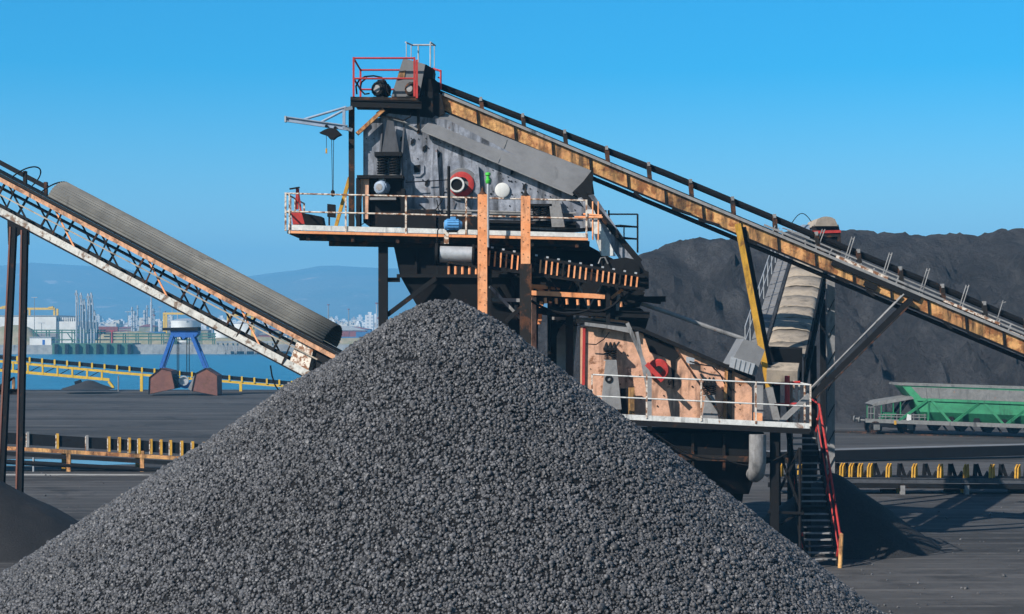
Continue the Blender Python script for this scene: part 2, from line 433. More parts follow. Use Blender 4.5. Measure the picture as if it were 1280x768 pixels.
# big lump pile in the foreground
PY = 42.0; ax = P(557, 374, PY)
def big_slope(th):
    c = math.cos(th)
    s = .712 + .058 * c if c > 0 else .712 + .045 * c
    return s
pile = thing('coal_pile', 'large cone of grey coal lumps filling the foreground', 'coal pile', (ax.x, PY, 0))
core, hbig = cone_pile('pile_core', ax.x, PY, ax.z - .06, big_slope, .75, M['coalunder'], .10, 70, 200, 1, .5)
core.parent = pile; core.location = (0, 0, 0)
def pile_stones():
    n = 230000
    th = RNG.uniform(0, 2 * np.pi, n); r = 13.4 * np.sqrt(RNG.uniform(0, 1, n))
    keep = (np.sin(th) < .25) | (RNG.uniform(0, 1, n) < .22)
    th, r = th[keep], r[keep]
    x = ax.x + r * np.cos(th); y = PY + r * np.sin(th)
    rad = np.clip(RNG.lognormal(math.log(.040), .24, len(x)), .024, .105)
    z = np.array([max(hbig(a, c), 0) for a, c in zip(x, y)])
    pos = np.stack([x - ax.x, y - PY, z + rad * RNG.uniform(-.25, .75, len(x))], 1)
    o = stones_mesh('coal_lumps', pos, rad, M['lump']); o.parent = pile
    tag(o, kind='stuff')
    # lumps rolled out from the toe
    n = 2600
    th = RNG.uniform(0, 2 * np.pi, n); r = 11.2 + RNG.exponential(.9, n)
    rad = np.clip(RNG.lognormal(math.log(.05), .35, n), .02, .11)
    pos = np.stack([ax.x + r * np.cos(th), PY + r * np.sin(th), rad * .5], 1)
    o = stones_mesh('loose_coal', pos, rad, M['lump']); tag(o, 'loose coal lumps scattered on the ground at the foot of the big pile', 'coal', kind='stuff')
pile_stones()
def yard_litter():
    n = 5200
    x = RNG.uniform(-34, 34, n); y = 28 + 66 * RNG.uniform(0, 1, n) ** 1.3
    cl = np.array([noise.noise(Vector((a * .12, c * .12, 3))) for a, c in zip(x, y)])
    k = cl > RNG.uniform(-.25, .5, n); x, y = x[k], y[k]
    rad = np.clip(RNG.lognormal(math.log(.028), .5, len(x)), .012, .11)
    o = stones_mesh('loose_coal', np.stack([x, y, rad * .4], 1), rad, M['lump']); tag(o, 'small coal pieces littering the dark yard ground', 'coal', kind='stuff')
yard_litter()

o, h_ = cone_pile('coal_pile', 11.8, 62.8, 2.65, lambda t: .73, .25, M['coalfine'], .07, 50, 120, 3, .8)
tag(o, 'small fine coal cone behind the red railed stair', 'coal pile')
mc = P(-60, 560, 63)
o, hmound = cone_pile('coal_pile', mc.x, 63, 3.1, lambda t: .60, .5, M['coalfine'], .10, 50, 120, 4, .5)
tag(o, 'dark mound of fine coal around the foot of the left trestle', 'coal pile')
q = P(118, 489, 212)
o, h_ = cone_pile('coal_pile', q.x, 209, 1.55, lambda t: .36, .4, M['coalfine'], .10, 24, 60, 5, .5)
tag(o, 'small low coal heap under the end of the yellow quay conveyor', 'coal pile')

def heap():
    cp = [(560, 420), (640, 408), (705, 392), (760, 350), (800, 322), (830, 315), (850, 305), (868, 302), (925, 300), (985, 297), (1030, 292), (1062, 287), (1095, 289), (1140, 294), (1190, 296), (1240, 297), (1262, 292), (1290, 291), (1400, 300), (1700, 310)]
    YC = 176.0
    xs = [(p[0] - CX) * YC / F for p in cp]; zs = [H + (HZ - p[1]) * YC / F if p[0] > 570 else 0 for p in cp]
    b = MB(); nx, ny = 230, 170; V = []
    x0, x1, y0, y1 = -8, 92, 134, 262
    for j in range(ny):
        t = j / (ny - 1); Y = y0 + (y1 - y0) * (t ** 1.35)
        for i in range(nx):
            X = x0 + (x1 - x0) * i / (nx - 1)
            cz = np.interp(X, xs, zs)
            toe = 142.5 + 2.5 * fbm(X, 0, .05, 3, 1)
            gul = fbm(X, Y * .25, .16, 5, 2)
            d = Y - toe + 1.4 * gul
            z1 = .56 * d - .0006 * d * d * 1.0
            zz = min(z1, cz * 1.0 + .02 * (Y - YC))
            k = 1.2; zz = -k * math.log(math.exp(-z1 / k) + math.exp(-(cz + .3) / k)) if max(z1, cz) / k < 300 else zz
            if Y > 215: zz = min(zz, cz - (Y - 215) * .5)
            tz = noise.noise(Vector((X * .11, Y * .10, 4.2)))
            ridg = abs(fbm(X, Y * .5, .22, 4, 6))
            amp = min(1, max(0, zz / 3)); gl = abs(fbm(X, Y * .12, .19, 4, 15)); cl = max(0, fbm(X, Y, .38, 5, 16)); fr = min(1, max(0, (cz - zz - .8) / 3.5)); zz += amp * fr * (-1.5 * max(0, .22 - gl) * 2.2 + 3.2 * cl * cl + .55 * max(0, fbm(X, Y, .9, 4, 18)))
            zz += amp * (.16 * fbm(X, Y, 1.1, 4, 8) + .5 * max(0, fbm(X, Y, .45, 5, 9)) * (1 if fbm(X, Y, .07, 3, 12) > -.05 else .2) + .65 * fbm(X, Y, .25, 6, 3) - 1.1 * max(0, ridg - .30) + .6 * max(0, tz) * math.sin(Y * .9 + 3 * tz))
            V.append((X, Y, max(zz, -.1)))
    fs = [(j * nx + i, j * nx + i + 1, (j + 1) * nx + i + 1, (j + 1) * nx + i) for j in range(ny - 1) for i in range(nx - 1)]
    b.add(V, fs); o = b.build('coal_heap', M['coalheap'], base=(34, 142, 0))
    o.data.shade_smooth()
    tag(o, 'huge dark coal stockpile rising behind the green wagon', 'coal heap')
heap()

# ------------------------------------------------------------------ general builders
def railing(root, pts, h, mrail, mpost, name='railing', rr=.028, posts=None, mids=(.5,), pw=.055, low=0):
    """rails along a polyline of base points; posts are sub-parts"""
    rb = MB()
    for i in range(len(pts) - 1):
        for k in (1.0,) + tuple(mids):
            d = Z * (h * k); rb.tube(pts[i] + d, pts[i + 1] + d, rr, n=8)
    ro = rb.build(name, mrail, root)
    for i in range(len(pts) - 1):
        n = posts[i] if posts else 4
        for k in range(n + 1):
            if k == n and i < len(pts) - 2: continue
            p = pts[i].lerp(pts[i + 1], k / n)
            MB().beam(p - Z * low, p + Z * (h + rr), pw, pw, YA).build('post', mpost, ro)
    return ro
def motor(root, c, ax_, r, L, mat, name='motor'):
    c = Vector(c); ax_ = Vector(ax_).normalized()
    b = MB().lathe(c, ax_, [(0, 0), (0, r * .55), (.03, r * .86), (.08, r * .9), (.08, r), (L * .8, r), (L * .84, r * .85), (L, r * .6), (L, 0)], 20)
    s = ax_.cross(Z).normalized()
    for k in range(14):
        th = 2 * math.pi * k / 14; d = s * math.cos(th) + Z * math.sin(th)
        b.beam(c + ax_ * .1 + d * r, c + ax_ * (L * .78) + d * r, .02, .035, d)
    mo = b.build(name, mat, root)
    MB().lathe(c - ax_ * .012, ax_, [(0, 0), (0, r * .5), (.015, r * .5)], 16).build('fan_cover', M['dusty'], mo)
    MB().beam(c + ax_ * (L * .35) + Z * (r + .02), c + ax_ * (L * .65) + Z * (r + .02), r * .9, .12).build('terminal_box', mat, mo)
    MB().beam(c + ax_ * (L * .15) - Z * (r + .02), c + ax_ * (L * .75) - Z * (r + .02), r * 1.6, .05).build('foot', M['black'], mo)
    return mo
def spring(root, c, r, h, turns=6):
    so_ = MB().helix(c, r, h, turns, r * .17).build('spring', M['black'], root)
    MB().tube(Vector(c) - Z * .03, Vector(c), r * 1.15, n=14).tube(Vector(c) + Z * h, Vector(c) + Z * (h + .03), r * 1.15, n=14).build('spring_seat', M['dusty'], so_)
    return so_

# ------------------------------------------------------------------ the steel screening tower
TY = 58.5                                    # front of the upper deck
def tower():
    global OFF
    OFF = UP
    t = thing('screening_tower', 'tall black steel screening tower with rusty railed upper deck and white railed lower deck', 'tower', (P(600, 0, 61).x, 61, 0))
    # --- upper deck
    b = MB(); b.prism([P(359, 288, TY), P(735, 297, TY), P(735, 301, TY), P(359, 292, TY)], (0, 5.0, 0)); dk = b.build('upper_deck', M['rustyblack'], t)
    MB().prism([P(360, 281, TY), P(735, 291.5, TY), P(735, 297, TY), P(360, 287.5, TY)], (0, .05, 0)).build('toe_board', M['white'], dk)
    MB().prism([P(363, 288.6, TY), P(735, 297.6, TY), P(735, 300.8, TY), P(363, 291.8, TY)], (0, -.03, 0)).build('edge_angle', M['orange'], dk)
    b = MB()
    b.prism([P(374, 293, TY + .3), P(737, 301.5, TY + .3), P(737, 309, TY + .3), P(374, 300.5, TY + .3)], (0, .28, 0))
    b.prism([P(411, 300.5, TY + .7), P(737, 308, TY + .7), P(737, 313, TY + .7), P(411, 307.5, TY + .7)], (0, .3, 0))
    b.prism([P(374, 293, TY + 4.2), P(737, 301.5, TY + 4.2), P(737, 309, TY + 4.2), P(374, 300.5, TY + 4.2)], (0, .28, 0))
    for i in range(7):
        x = 385 + i * 56; y = 292.2 + (x - 360) * .0245
        b.beam(P(x, y + 5, TY + .1), P(x, y + 5, TY + 4.7), .12, .2)
    b.build('deck_beam', M['rustyblack'], t)
    A = P(357, 289, TY); B_ = P(733, 298, TY); hh = m(48, TY)
    C_ = A + Vector((.05, 4.9, 0))
    railing(t, [B_, A, C_], hh, M['wrust'], M['wrust'], 'upper_railing', .030, [5, 4], (.52,), .062)
    MB().tube(A + Vector((.14, -.02, -.1)), A + Vector((.14, -.02, hh)), .03).build('railing_upright', M['wrust'], t)
    # --- columns
    def col(x0, y0, x1, y1, Y0, Y1, w_, mt, name='column'):
        b = MB().ibeam(P(x0, y0, Y0), P(x1, y1, Y1), w_, w_, YA); return b.build(name, mt, t)
    for x, yt, Y in ((479, 306, 59.2), (479, 306, 62.6), (690, 312, 59.6), (690, 312, 62.6)):
        p = P(x, yt, Y); MB().ibeam(p, Vector((p.x, p.y, 0)), .32, .36, YA, .04).build('column', M['black'], t)
    p = P(439.5, 134, 60); q = P(439.5, 292, 60); MB().ibeam(p, q, .2, .2, YA, .035).build('column', M['rustyblack'], t)
    p = P(439.5, 134, 62.4); MB().ibeam(p, Vector((p.x, p.y, q.z)), .2, .2, YA, .035).build('column', M['rustyblack'], t)
    MB().ibeam(P(446, 168, 60), P(480, 137, 60), .13, .16, YA).build('brace', M['yrust'], t)
    MB().ibeam(P(420, 283, 60), P(437, 222, 60), .12, .14, YA).build('brace', M['yellow'], t)
    # orange front posts
    for x, y0 in ((603, 243), (657, 245)):
        Y = 56.7; p = P(x, y0, Y); Y = p.y
        pm = MB().box((p.x - .16, Y, 0), (p.x + .16, Y + .28, p.z))
        b = MB()
        for k in range(9):
            z = p.z - .3 - k * .42
            b.tube((p.x - .08, Y - .012, z), (p.x - .08, Y + .01, z), .018, n=6).tube((p.x + .08, Y - .012, z - .1), (p.x + .08, Y + .01, z - .1), .018, n=6)
        po = pm.build('front_post', M['orange'], t, extra=((b, M['black']),))
        MB().lathe((p.x, Y + .14, p.z), Z, [(0, .16), (.12, .05), (.28, .02), (.28, 0)], 8).build('post_tip', M['rustyblack'], po)
    p = P(657, 330, 56.6)
    MB().box((p.x - .2, p.y - .05, 0), (p.x + .2, p.y + .02, p.z)).build('post_plate', M['rustyblack'], t)
    # --- big dark hopper and chutes below the upper deck
    b = MB()
    def ring(px, Y0, Y1): return [P(px[0], px[2], Y0), P(px[1], px[2], Y0), P(px[1], px[2], Y0) + Vector((0, Y1 - Y0, 0)), P(px[0], px[2], Y0) + Vector((0, Y1 - Y0, 0))]
    r0 = ring((492, 700, 307), 59.3, 63); r1 = ring((500, 694, 345), 59.4, 62.9); r2 = ring((548, 660, 430), 59.9, 62.4)
    b.hexa(r1 + r0); b.hexa(r2 + r1)
    ho = b.build('hopper', M['black'], t)
    b = MB()
    for x in (520, 560, 600, 640, 680): b.beam(P(x, 312, 59.27), P(x, 345, 59.32), .08, .08, YA)
    b.beam(P(496, 345, 59.3), P(698, 345, 59.3), .1, .12)
    b.build('hopper_rib', M['black'], ho)
    MB().ibeam(P(484, 394, 59.2), P(545, 348, 59.2), .16, .18, YA).build('brace', M['black'], t)
    MB().ibeam(P(484, 394, 62.6), P(545, 348, 62.6), .16, .18, YA).build('brace', M['black'], t)
    MB().ibeam(P(473, 350, 59.2), P(500, 350, 59.2), .16, .16, Z).build('brace', M['black'], t)
    # pieces under the small conveyor
    rq = random.Random(21)
    for k in range(46):
        x = rq.uniform(604, 800); y = rq.uniform(340, 404) if x < 790 else rq.uniform(345, 380); Y = rq.uniform(57.9, 59.4); kd = rq.random()
        if kd < .35: a_, c_ = (x, y), (x + rq.uniform(-3, 3), y + rq.uniform(16, 40))
        elif kd < .7: a_, c_ = (x, y), (x + rq.uniform(25, 70), y + rq.uniform(1, 8))
        else: a_, c_ = (x, y), (x + rq.choice((-1, 1)) * rq.uniform(12, 30), y + rq.uniform(14, 30))
        if c_[0] > 806 or c_[1] > 412: continue
        w_ = rq.uniform(.05, .13)
        MB().beam(P(*a_, Y), P(*c_, Y), w_, w_ * rq.uniform(1, 1.6), YA if kd < .35 or kd >= .7 else Z).build('brace', M[rq.choice(('black', 'black', 'rustyblack', 'black', 'dusty', 'orange'))], t)
    for k in range(9):
        x = 668 + k * 13.5; MB().tube(P(x, 372 + k * .6, 57.45), P(x + .5, 379 + k * .6, 57.45), .05, n=8).build('guide_roller', M['orange'], t)
    for (x0, y0, x1, y1, Yk) in ((506, 262, 545, 287, 60.1), (548, 270, 600, 287, 60.1)):
        MB().pbox(x0, y0, x1, y1, Yk - .5, Yk).build('guard_box', M['black'], t)
    for y, mt in ((276, 'black'), (262, 'dusty')):
        MB().tube(P(506, y, 60.1), P(720, y + 5, 60.1), .035).build('pipe', M[mt], t)
    MB().ibeam(P(612, 358, 57.4), P(660, 408, 57.4), .1, .14, YA).build('brace', M['dusty'], t)
    MB().beam(P(606, 374, 57.6), P(660, 376, 57.6), .1, .12).build('cross_beam', M['dusty'], t)
    MB().ibeam(P(632, 402, 57.2), P(657, 380, 57.2), .14, .14, YA).build('brace', M['black'], t)
    MB().beam(P(660, 366, 57.5), P(756, 371, 57.5), .12, .16).build('cross_beam', M['orange'], t)
    MB().beam(P(660, 358, 58.2), P(700, 360, 58.2), .12, .14).build('cross_beam', M['orange'], t)
    MB().ibeam(P(655, 388, 57.6), P(812, 394, 57.6), .14, .22).build('cross_beam', M['black'], t)
    MB().ibeam(P(655, 376, 59.5), P(832, 374, 59.5), .14, .2).build('cross_beam', M['black'], t)
    MB().beam(P(690, 398, 58.4), P(760, 400, 58.4), .1, .1).build('cross_beam', M['dusty'], t)
    p = P(666, 372, 57.3); MB().box((p.x - .13, p.y, 0), (p.x + .12, p.y + .2, p.z)).build('column', M['peach'], t)
    for x, Y in ((668, 60.2), (786, 60), (712, 58.2)):
        p = P(x, 330, Y); MB().ibeam(p, Vector((p.x, p.y, 0)), .26, .3, YA, .04).build('column', M['black'], t)
    b = MB()
    b.pp([(688, 382), (800, 385), (812, 395), (806, 414), (792, 416), (786, 402), (716, 392), (700, 410), (688, 440)], 59.0, 61.4)
    b.build('side_chute', M['black'], t)
    MB().pp([(690, 306), (735, 307), (778, 330), (778, 350), (690, 345)], 60.3, 61.9).build('feed_box', M['black'], t)
    b = MB()
    b.pp([(672, 318), (790, 352), (806, 366), (800, 384), (700, 384), (676, 360)], 59.4, 61.8)
    b.build('under_frame', M['black'], t)
    for (x0, y0, x1, y1) in ((700, 384, 716, 352), (735, 384, 722, 352), (735, 386, 752, 356), (770, 388, 756, 358), (690, 350, 705, 384), (772, 388, 790, 360)):
        MB().beam(P(x0, y0, 57.9), P(x1, y1, 57.9), .05, .06, YA).build('strut', M['dusty'] if x0 % 2 else M['rustyblack'], t)
    MB().pp([(700, 398), (722, 402), (716, 470), (690, 470), (696, 420)], 62.2, 63).build('back_plate', M['galv'], t)
    # --- discharge chute at the right end of the deck
    b = MB()
    b.hexa([P(722, 248, 59.4), P(742, 243, 59.4), P(742, 243, 62), P(722, 248, 62), P(776, 327, 59.4), P(800, 327, 59.4), P(800, 327, 62), P(776, 327, 62)])
    ch = b.build('discharge_chute', M['grey'], t)
    MB().beam(P(722, 235, 59.36), P(800, 328, 59.36), .2, .16, YA).build('chute_flange', M['black'], ch)
    MB().pp([(733, 262), (742, 262), (770, 320), (752, 320)], 59.1, 59.38).build('chute_liner', M['white'], ch)
    MB().pp([(716, 240), (742, 214), (740, 246), (724, 248)], 59.5, 61.5).build('chute_mouth', M['black'], ch)
    p0 = P(720, 297, TY); 
    b = MB()
    for x in (733, 741, 748): b.tube(P(x, 300, 58.6), P(x, 252, 58.6), .03)
    b.tube(P(718, 272, 58.55), P(753, 272, 58.55), .045).tube(P(729, 268, 58.55), P(752, 270, 58.55), .04)
    b.build('gate_bar', M['orange'], t)
    # caged ladder landing
    b = MB()
    for x, y0 in ((757, 263), (761, 263), (797, 268)): b.tube(P(x, y0, 60), P(x, 316, 60), .035)
    b.tube(P(761, 268, 60), P(797, 268, 60), .03)
    for y in (283, 298):
        b.path([P(762, y, 60), P(775, y - 1, 59.6), P(797, y + 1, 60), P(797, y + 1, 61), P(765, y, 61)], .035)
    b.tube(P(780, 283, 60), P(780, 312, 60), .025).tube(P(797, 268, 61), P(797, 314, 61), .035)
    b.build('ladder_cage', M['black'], t)
    # --- lower deck
    OFF = LOW
    LYd = 60.0
    b = MB(); b.prism([P(760, 524, LYd), P(1012, 536, LYd), P(1012, 540, LYd), P(760, 528, LYd)], (0, 4.9, 0)); ld = b.build('lower_deck', M['black'], t)
    MB().prism([P(758, 517, LYd), P(1012, 529.5, LYd), P(1012, 536, LYd), P(758, 523.5, LYd)], (0, .05, 0)).build('toe_board', M['white'], ld)
    MB().prism([P(770, 524.6, LYd + .02), P(1012, 536.5, LYd + .02), P(1012, 543, LYd + .02), P(770, 531, LYd + .02)], (0, -.06, 0)).build('edge_channel', M['black'], ld)
    A = P(740, 520, LYd); B_ = P(1013, 533, LYd); hh = m(48, LYd)
    railing(t, [A, B_, B_ + Vector((.05, 3.6, 0))], hh, M['white'], M['wrust'], 'lower_railing', .024, [4, 3], (.48,), .05)
    # blocks below
    b = MB()
    r0 = ring((806, 955, 541), 60.5, 63.8); r1 = ring((812, 950, 575), 60.6, 63.7); r2 = ring((860, 936, 618), 61.4, 63.0)
    b.hexa(r1 + r0); b.hexa(r2 + r1); b.hexa([P(890, 650, 61.8), P(925, 650, 61.8), P(925, 650, 62.8), P(890, 650, 62.8), P(885, 612, 61.7), P(930, 612, 61.7), P(930, 612, 62.9), P(885, 612, 62.9)]); lh = b.build('lower_hopper', M['black'], t)
    b = MB()
    for x in (830, 866, 905, 940): b.beam(P(x, 543, 60.46), P(x, 588, 60.56), .08, .08, YA)
    b.beam(P(808, 570, 60.5), P(985, 576, 60.5), .1, .18)
    b.build('hopper_rib', M['rustyblack'], lh)
    b = MB(); p = P(947, 543, 60.1); q = P(947, 576, 60.1)
    b.path([p, q, q + Vector((-.0, .08, -.2)), q + Vector((-.0, .3, -.42)), q + Vector((-.0, .7, -.5))], m(10, 60), 16)
    b.build('dust_duct', M['dusty'], t)
    for x, Y in ((968, 60.4), (968, 63.6), (1008, 63.6), (820, 63.6)):
        p = P(x, 540, Y); MB().ibeam(p, Vector((p.x, p.y, 0)), .26, .28, YA, .04).build('column', M['black'], t)
    for a, c in (((972, 560, 60.5), (1002, 640, 60.5)), ((962, 640, 60.5), (1000, 560, 60.5)), ((960, 640, 60.4), (1005, 642, 60.4)), ((975, 655, 60.5), (1000, 640, 60.5))):
        MB().beam(P(*a), P(*c), .08, .1, YA).build('brace', M['black'], t)
    p = P(1000, 560, 60.45); MB().tube(p, (p.x, p.y, 0), .05).build('column', M['black'], t)
    # uprights and braces standing on the lower deck
    MB().pp([(944, 482), (954, 482), (954, 531), (944, 531)], 60.9, 61.2).build('deck_post', M['dusty'], t)
    MB().ibeam(P(972, 531, 60.6), P(1012, 494, 60.6), .16, .18, YA).build('brace', M['dusty'], t)
    MB().pp([(943, 516), (953, 517), (953, 527), (943, 526)], 60.6, 60.8).build('junction_box', M['orange'], t)
    b = MB(); b.tube(P(984, 508, 62), P(984, 470, 62), .09).tube(P(968, 480, 62), P(1000, 478, 62), .05).tube(P(968, 506, 62), P(1004, 505, 62), .05)
    b.build('pipework', M['red'], t)
    OFF = 0
    # hanging pipe across the gap between the two screens
    b = MB(); b.path([P(790, 376, 60.8), P(835, 391, 60.8), P(888, 410, 60.8), P(930, 424, 60.8)], .075, 8); b.build('pipe', M['dusty'], t)
    b = MB(); b.beam(P(826, 377, 60), P(782, 371, 60), .2, .2); b.build('stub_beam', M['black'], t)
    OFF = UP
    # cables hanging below the small conveyor
    def sag(a, c, d, n=14):
        return [Vector(a).lerp(Vector(c), k / n) - Z * (d * 4 * (k / n) * (1 - k / n)) for k in range(n + 1)]
    for a_, c_, d_, rr_, of in (((664, 376, 57.2), (735, 388, 57.2), .25, .05, UP), ((735, 388, 57.2), (775, 374, 57.4), .2, .05, UP),
                            ((680, 386, 57.3), (700, 400, 57.3), .2, .018, UP), ((700, 402, 57.6), (755, 384, 57.6), .35, .018, UP),
                            ((818, 541, 60.2), (905, 574, 60.2), .25, .03, LOW), ((905, 574, 60.2), (985, 566, 60.2), .3, .03, LOW)):
        OFF = of; MB().path(sag(P(*a_), P(*c_), d_), rr_).build('hose', M['black2'], t)
    return t
tower(); OFF = UP

# ------------------------------------------------------------------ upper vibrating screen (grey)
def upper_screen():
    Y0, Y1 = 60.3, 63.0
    t = thing('vibrating_screen', 'big grey vibrating screen with red ringed shaft on the upper deck', 'screen machine', (P(590, 0, 61.5).x, 61.5, P(590, 294, 61.5).z))
    b = MB(); b.pp([(454, 158), (470, 149), (486, 142), (560, 150), (728, 238), (744, 272), (744, 284), (690, 288), (640, 284), (560, 284), (500, 278), (454, 278)], Y0, Y1)
    rv = MB()
    for k in range(30):
        x = 458 + k * 9.3; y = 156 + max(0, (x - 540)) * .5 + random.uniform(-1, 1) + 18
        rv.tube(P(x, y, Y0), P(x, y, Y0 - .03), .022, n=6)
    for k in range(36):
        x = 470 + random.uniform(0, 250); y = random.uniform(185 + max(0, x - 540) * .4, 268)
        rv.tube(P(x, y, Y0), P(x, y, Y0 - .025), random.uniform(.015, .04), n=6)
    # dirt brackets stuck on the plate
    bb = MB()
    for x, y in ((502, 172), (515, 176), (530, 184), (548, 193), (533, 227), (549, 262), (610, 225), (640, 214), (655, 232), (667, 262)):
        bb.pp([(x - 1.5, y), (x + 2.5, y - 3), (x + 1.5, y + 3), (x - 2, y + 5)], Y0 - .06, Y0)
    b.build('side_plate', M['grey'], t, extra=((rv, M['black']), (bb, M['black'])))
    # stiffening ribs, standing off the plate
    for xa, xt in ((474, 479), (502, 506)):
        b = MB(); a = P(xa, 225, Y0); c = P(xt, 155, Y0)
        b.add([c + Vector((-.05, 0, 0)), a + Vector((-.05, 0, 0)), a + Vector((-.05, -.45, 0)), c + Vector((.0, 0, 0)), a + Vector((.02, 0, 0)), a + Vector((.02, -.45, 0))], [(0, 1, 2), (5, 4, 3), (0, 2, 5, 3), (0, 3, 4, 1), (1, 4, 5, 2)])
        b.build('rib', M['rib'], t)
    MB().pp([(484, 150), (492, 152), (500, 196), (476, 196)], Y0 - .30, Y0 - .26).build('rib', M['rib'], t)
    for x in (544, 596, 700):
        MB().pp([(x - 2, 182 + (x - 540) * .42), (x + 2, 184 + (x - 540) * .42), (x + 8, 284), (x - 8, 284)], Y0 - .16, Y0 - .002).build('rib', M['grey'], t)
    MB().beam(P(500, 277, Y0 - .05), P(720, 281, Y0 - .05), .16, .22).build('bottom_rail', M['black'], t)
    MB().beam(P(500, 264, Y0 - .04), P(716, 270, Y0 - .04), .07, .08).build('bottom_rail', M['dusty'], t)
    # springs left and their stand
    for x in (478, 493): spring(t, P(x, 219, Y0 - .35), .17, m(24, Y0), 7)
    MB().pbox(468, 190, 502, 195, Y0 - .6, Y0).build('spring_bracket', M['black'], t)
    MB().pbox(446, 219, 504, 223, Y0 - .75, Y0).build('spring_bracket', M['black'], t)
    b = MB(); b.pbox(462, 223, 504, 284, Y0 - .35, Y0 - .05); b.pbox(445, 223, 450, 288, Y0 - .7, Y0); b.pbox(501, 236, 506, 286, Y0 - .7, Y0)
    b.build('spring_stand', M['black'], t)
    MB().pp([(447, 224), (461, 224), (460, 274), (454, 274), (453, 240), (449, 274), (447, 274)], Y0 - .55, Y0 - .45).build('stand_plate', M['peach'], t)
    MB().pp([(462, 247), (495, 247), (495, 250), (462, 250)], Y0 - .7, Y0 - .36).build('motor_shelf', M['dusty'], t)
    motor(t, P(474, 234, Y0 - .75), (.35, 1, 0), .24, .55, M['jib'])
    for x in (671, 680): spring(t, P(x, 275, Y0 - .3), .13, m(17, Y0), 6)
    MB().pbox(662, 255, 690, 258, Y0 - .5, Y0).build('spring_bracket', M['black'], t)
    MB().pp([(686, 250), (700, 252), (706, 284), (690, 284)], Y0 - .5, Y0 - .2).build('spring_stand', M['dusty'], t)
    # exciter shaft
    c = P(577, 231, Y0 - .02)
    h1 = MB().lathe(c, -YA, [(0, m(21, Y0)), (.05, m(21, Y0)), (.08, m(20, Y0)), (.08, 0)], 28).build('hub', M['hood'], t)
    MB().lathe(c + Vector((0, -.07, 0)), -YA, [(0, m(16, Y0)), (.12, m(16, Y0)), (.14, m(14, Y0)), (.14, m(9, Y0))], 28).build('red_collar', M['red'], h1)
    c2 = P(571.5, 232.5, Y0 - .15)
    MB().lathe(c2, -YA, [(0, m(9.6, Y0)), (.55, m(9.6, Y0)), (.55, m(7.4, Y0)), (.1, m(7.2, Y0)), (.1, 0)], 24).build('shaft_sleeve', M['white'], h1)
    MB().lathe(c2 - YA * .5, -YA, [(0, m(7.3, Y0)), (.0, 0)], 24).build('shaft_bore', M['black2'], h1)
    MB().lathe(P(628, 238, Y0 - .02), -YA, [(0, m(9.6, Y0)), (.05, m(9.4, Y0)), (.07, m(8, Y0)), (.07, 0)], 24).build('cover_disc', M['whitewall'], t)
    hp = MB().pp([(516, 203), (526, 202), (530, 207), (530, 216), (525, 221), (518, 221), (514, 216), (513, 208)], Y0 - .05, Y0 - .003).build('inspection_hatch', M['grey'], t)
    MB().pp([(517, 207), (525, 206), (525, 215), (518, 216)], Y0 - .075, Y0 - .052).build('hatch_opening', M['black'], hp)
    # cables on the plate
    for pts in ([(507, 228), (530, 227), (560, 225)], [(546, 250), (548, 262), (556, 270), (540, 276)], [(524, 256), (533, 263), (545, 262), (552, 252), (556, 240)], [(444, 268), (446, 278), (452, 281), (458, 277), (459, 270)]):
        MB().path([P(x, y, Y0 - .35) for x, y in pts], .02).build('cable', M['black2'], t)
    # dust hood
    b = MB()
    f0 = [P(526, 163, 60.0), P(550, 139.5, 60.65), P(739, 214, 60.65), P(738, 226, 60.3), P(716, 244, 60.0)]
    b.prism(f0, (0, .05, .03))
    ho = b.build('dust_hood', M['hood'], t, smooth=False)
    b = MB()
    for x, y, x2, y2 in ((622, 204, 634, 174),): b.beam(P(x, y, 59.98), P(x2, y2, 60.62), .03, .012, -YA)
    b.beam(P(527, 164, 59.97), P(716, 244.5, 59.97), .03, .06, YA)
    b.build('seam', M['dusty'], ho)
    MB().pp([(530, 158), (548, 150), (730, 226), (716, 247), (700, 246)], 60.75, 60.95).build('hood_frame', M['black'], ho)
    MB().pp([(739, 214), (743, 243), (724, 246), (716, 244)], 60.1, 62.6).build('hood_end', M['black'], ho)
    return t
upper_screen()

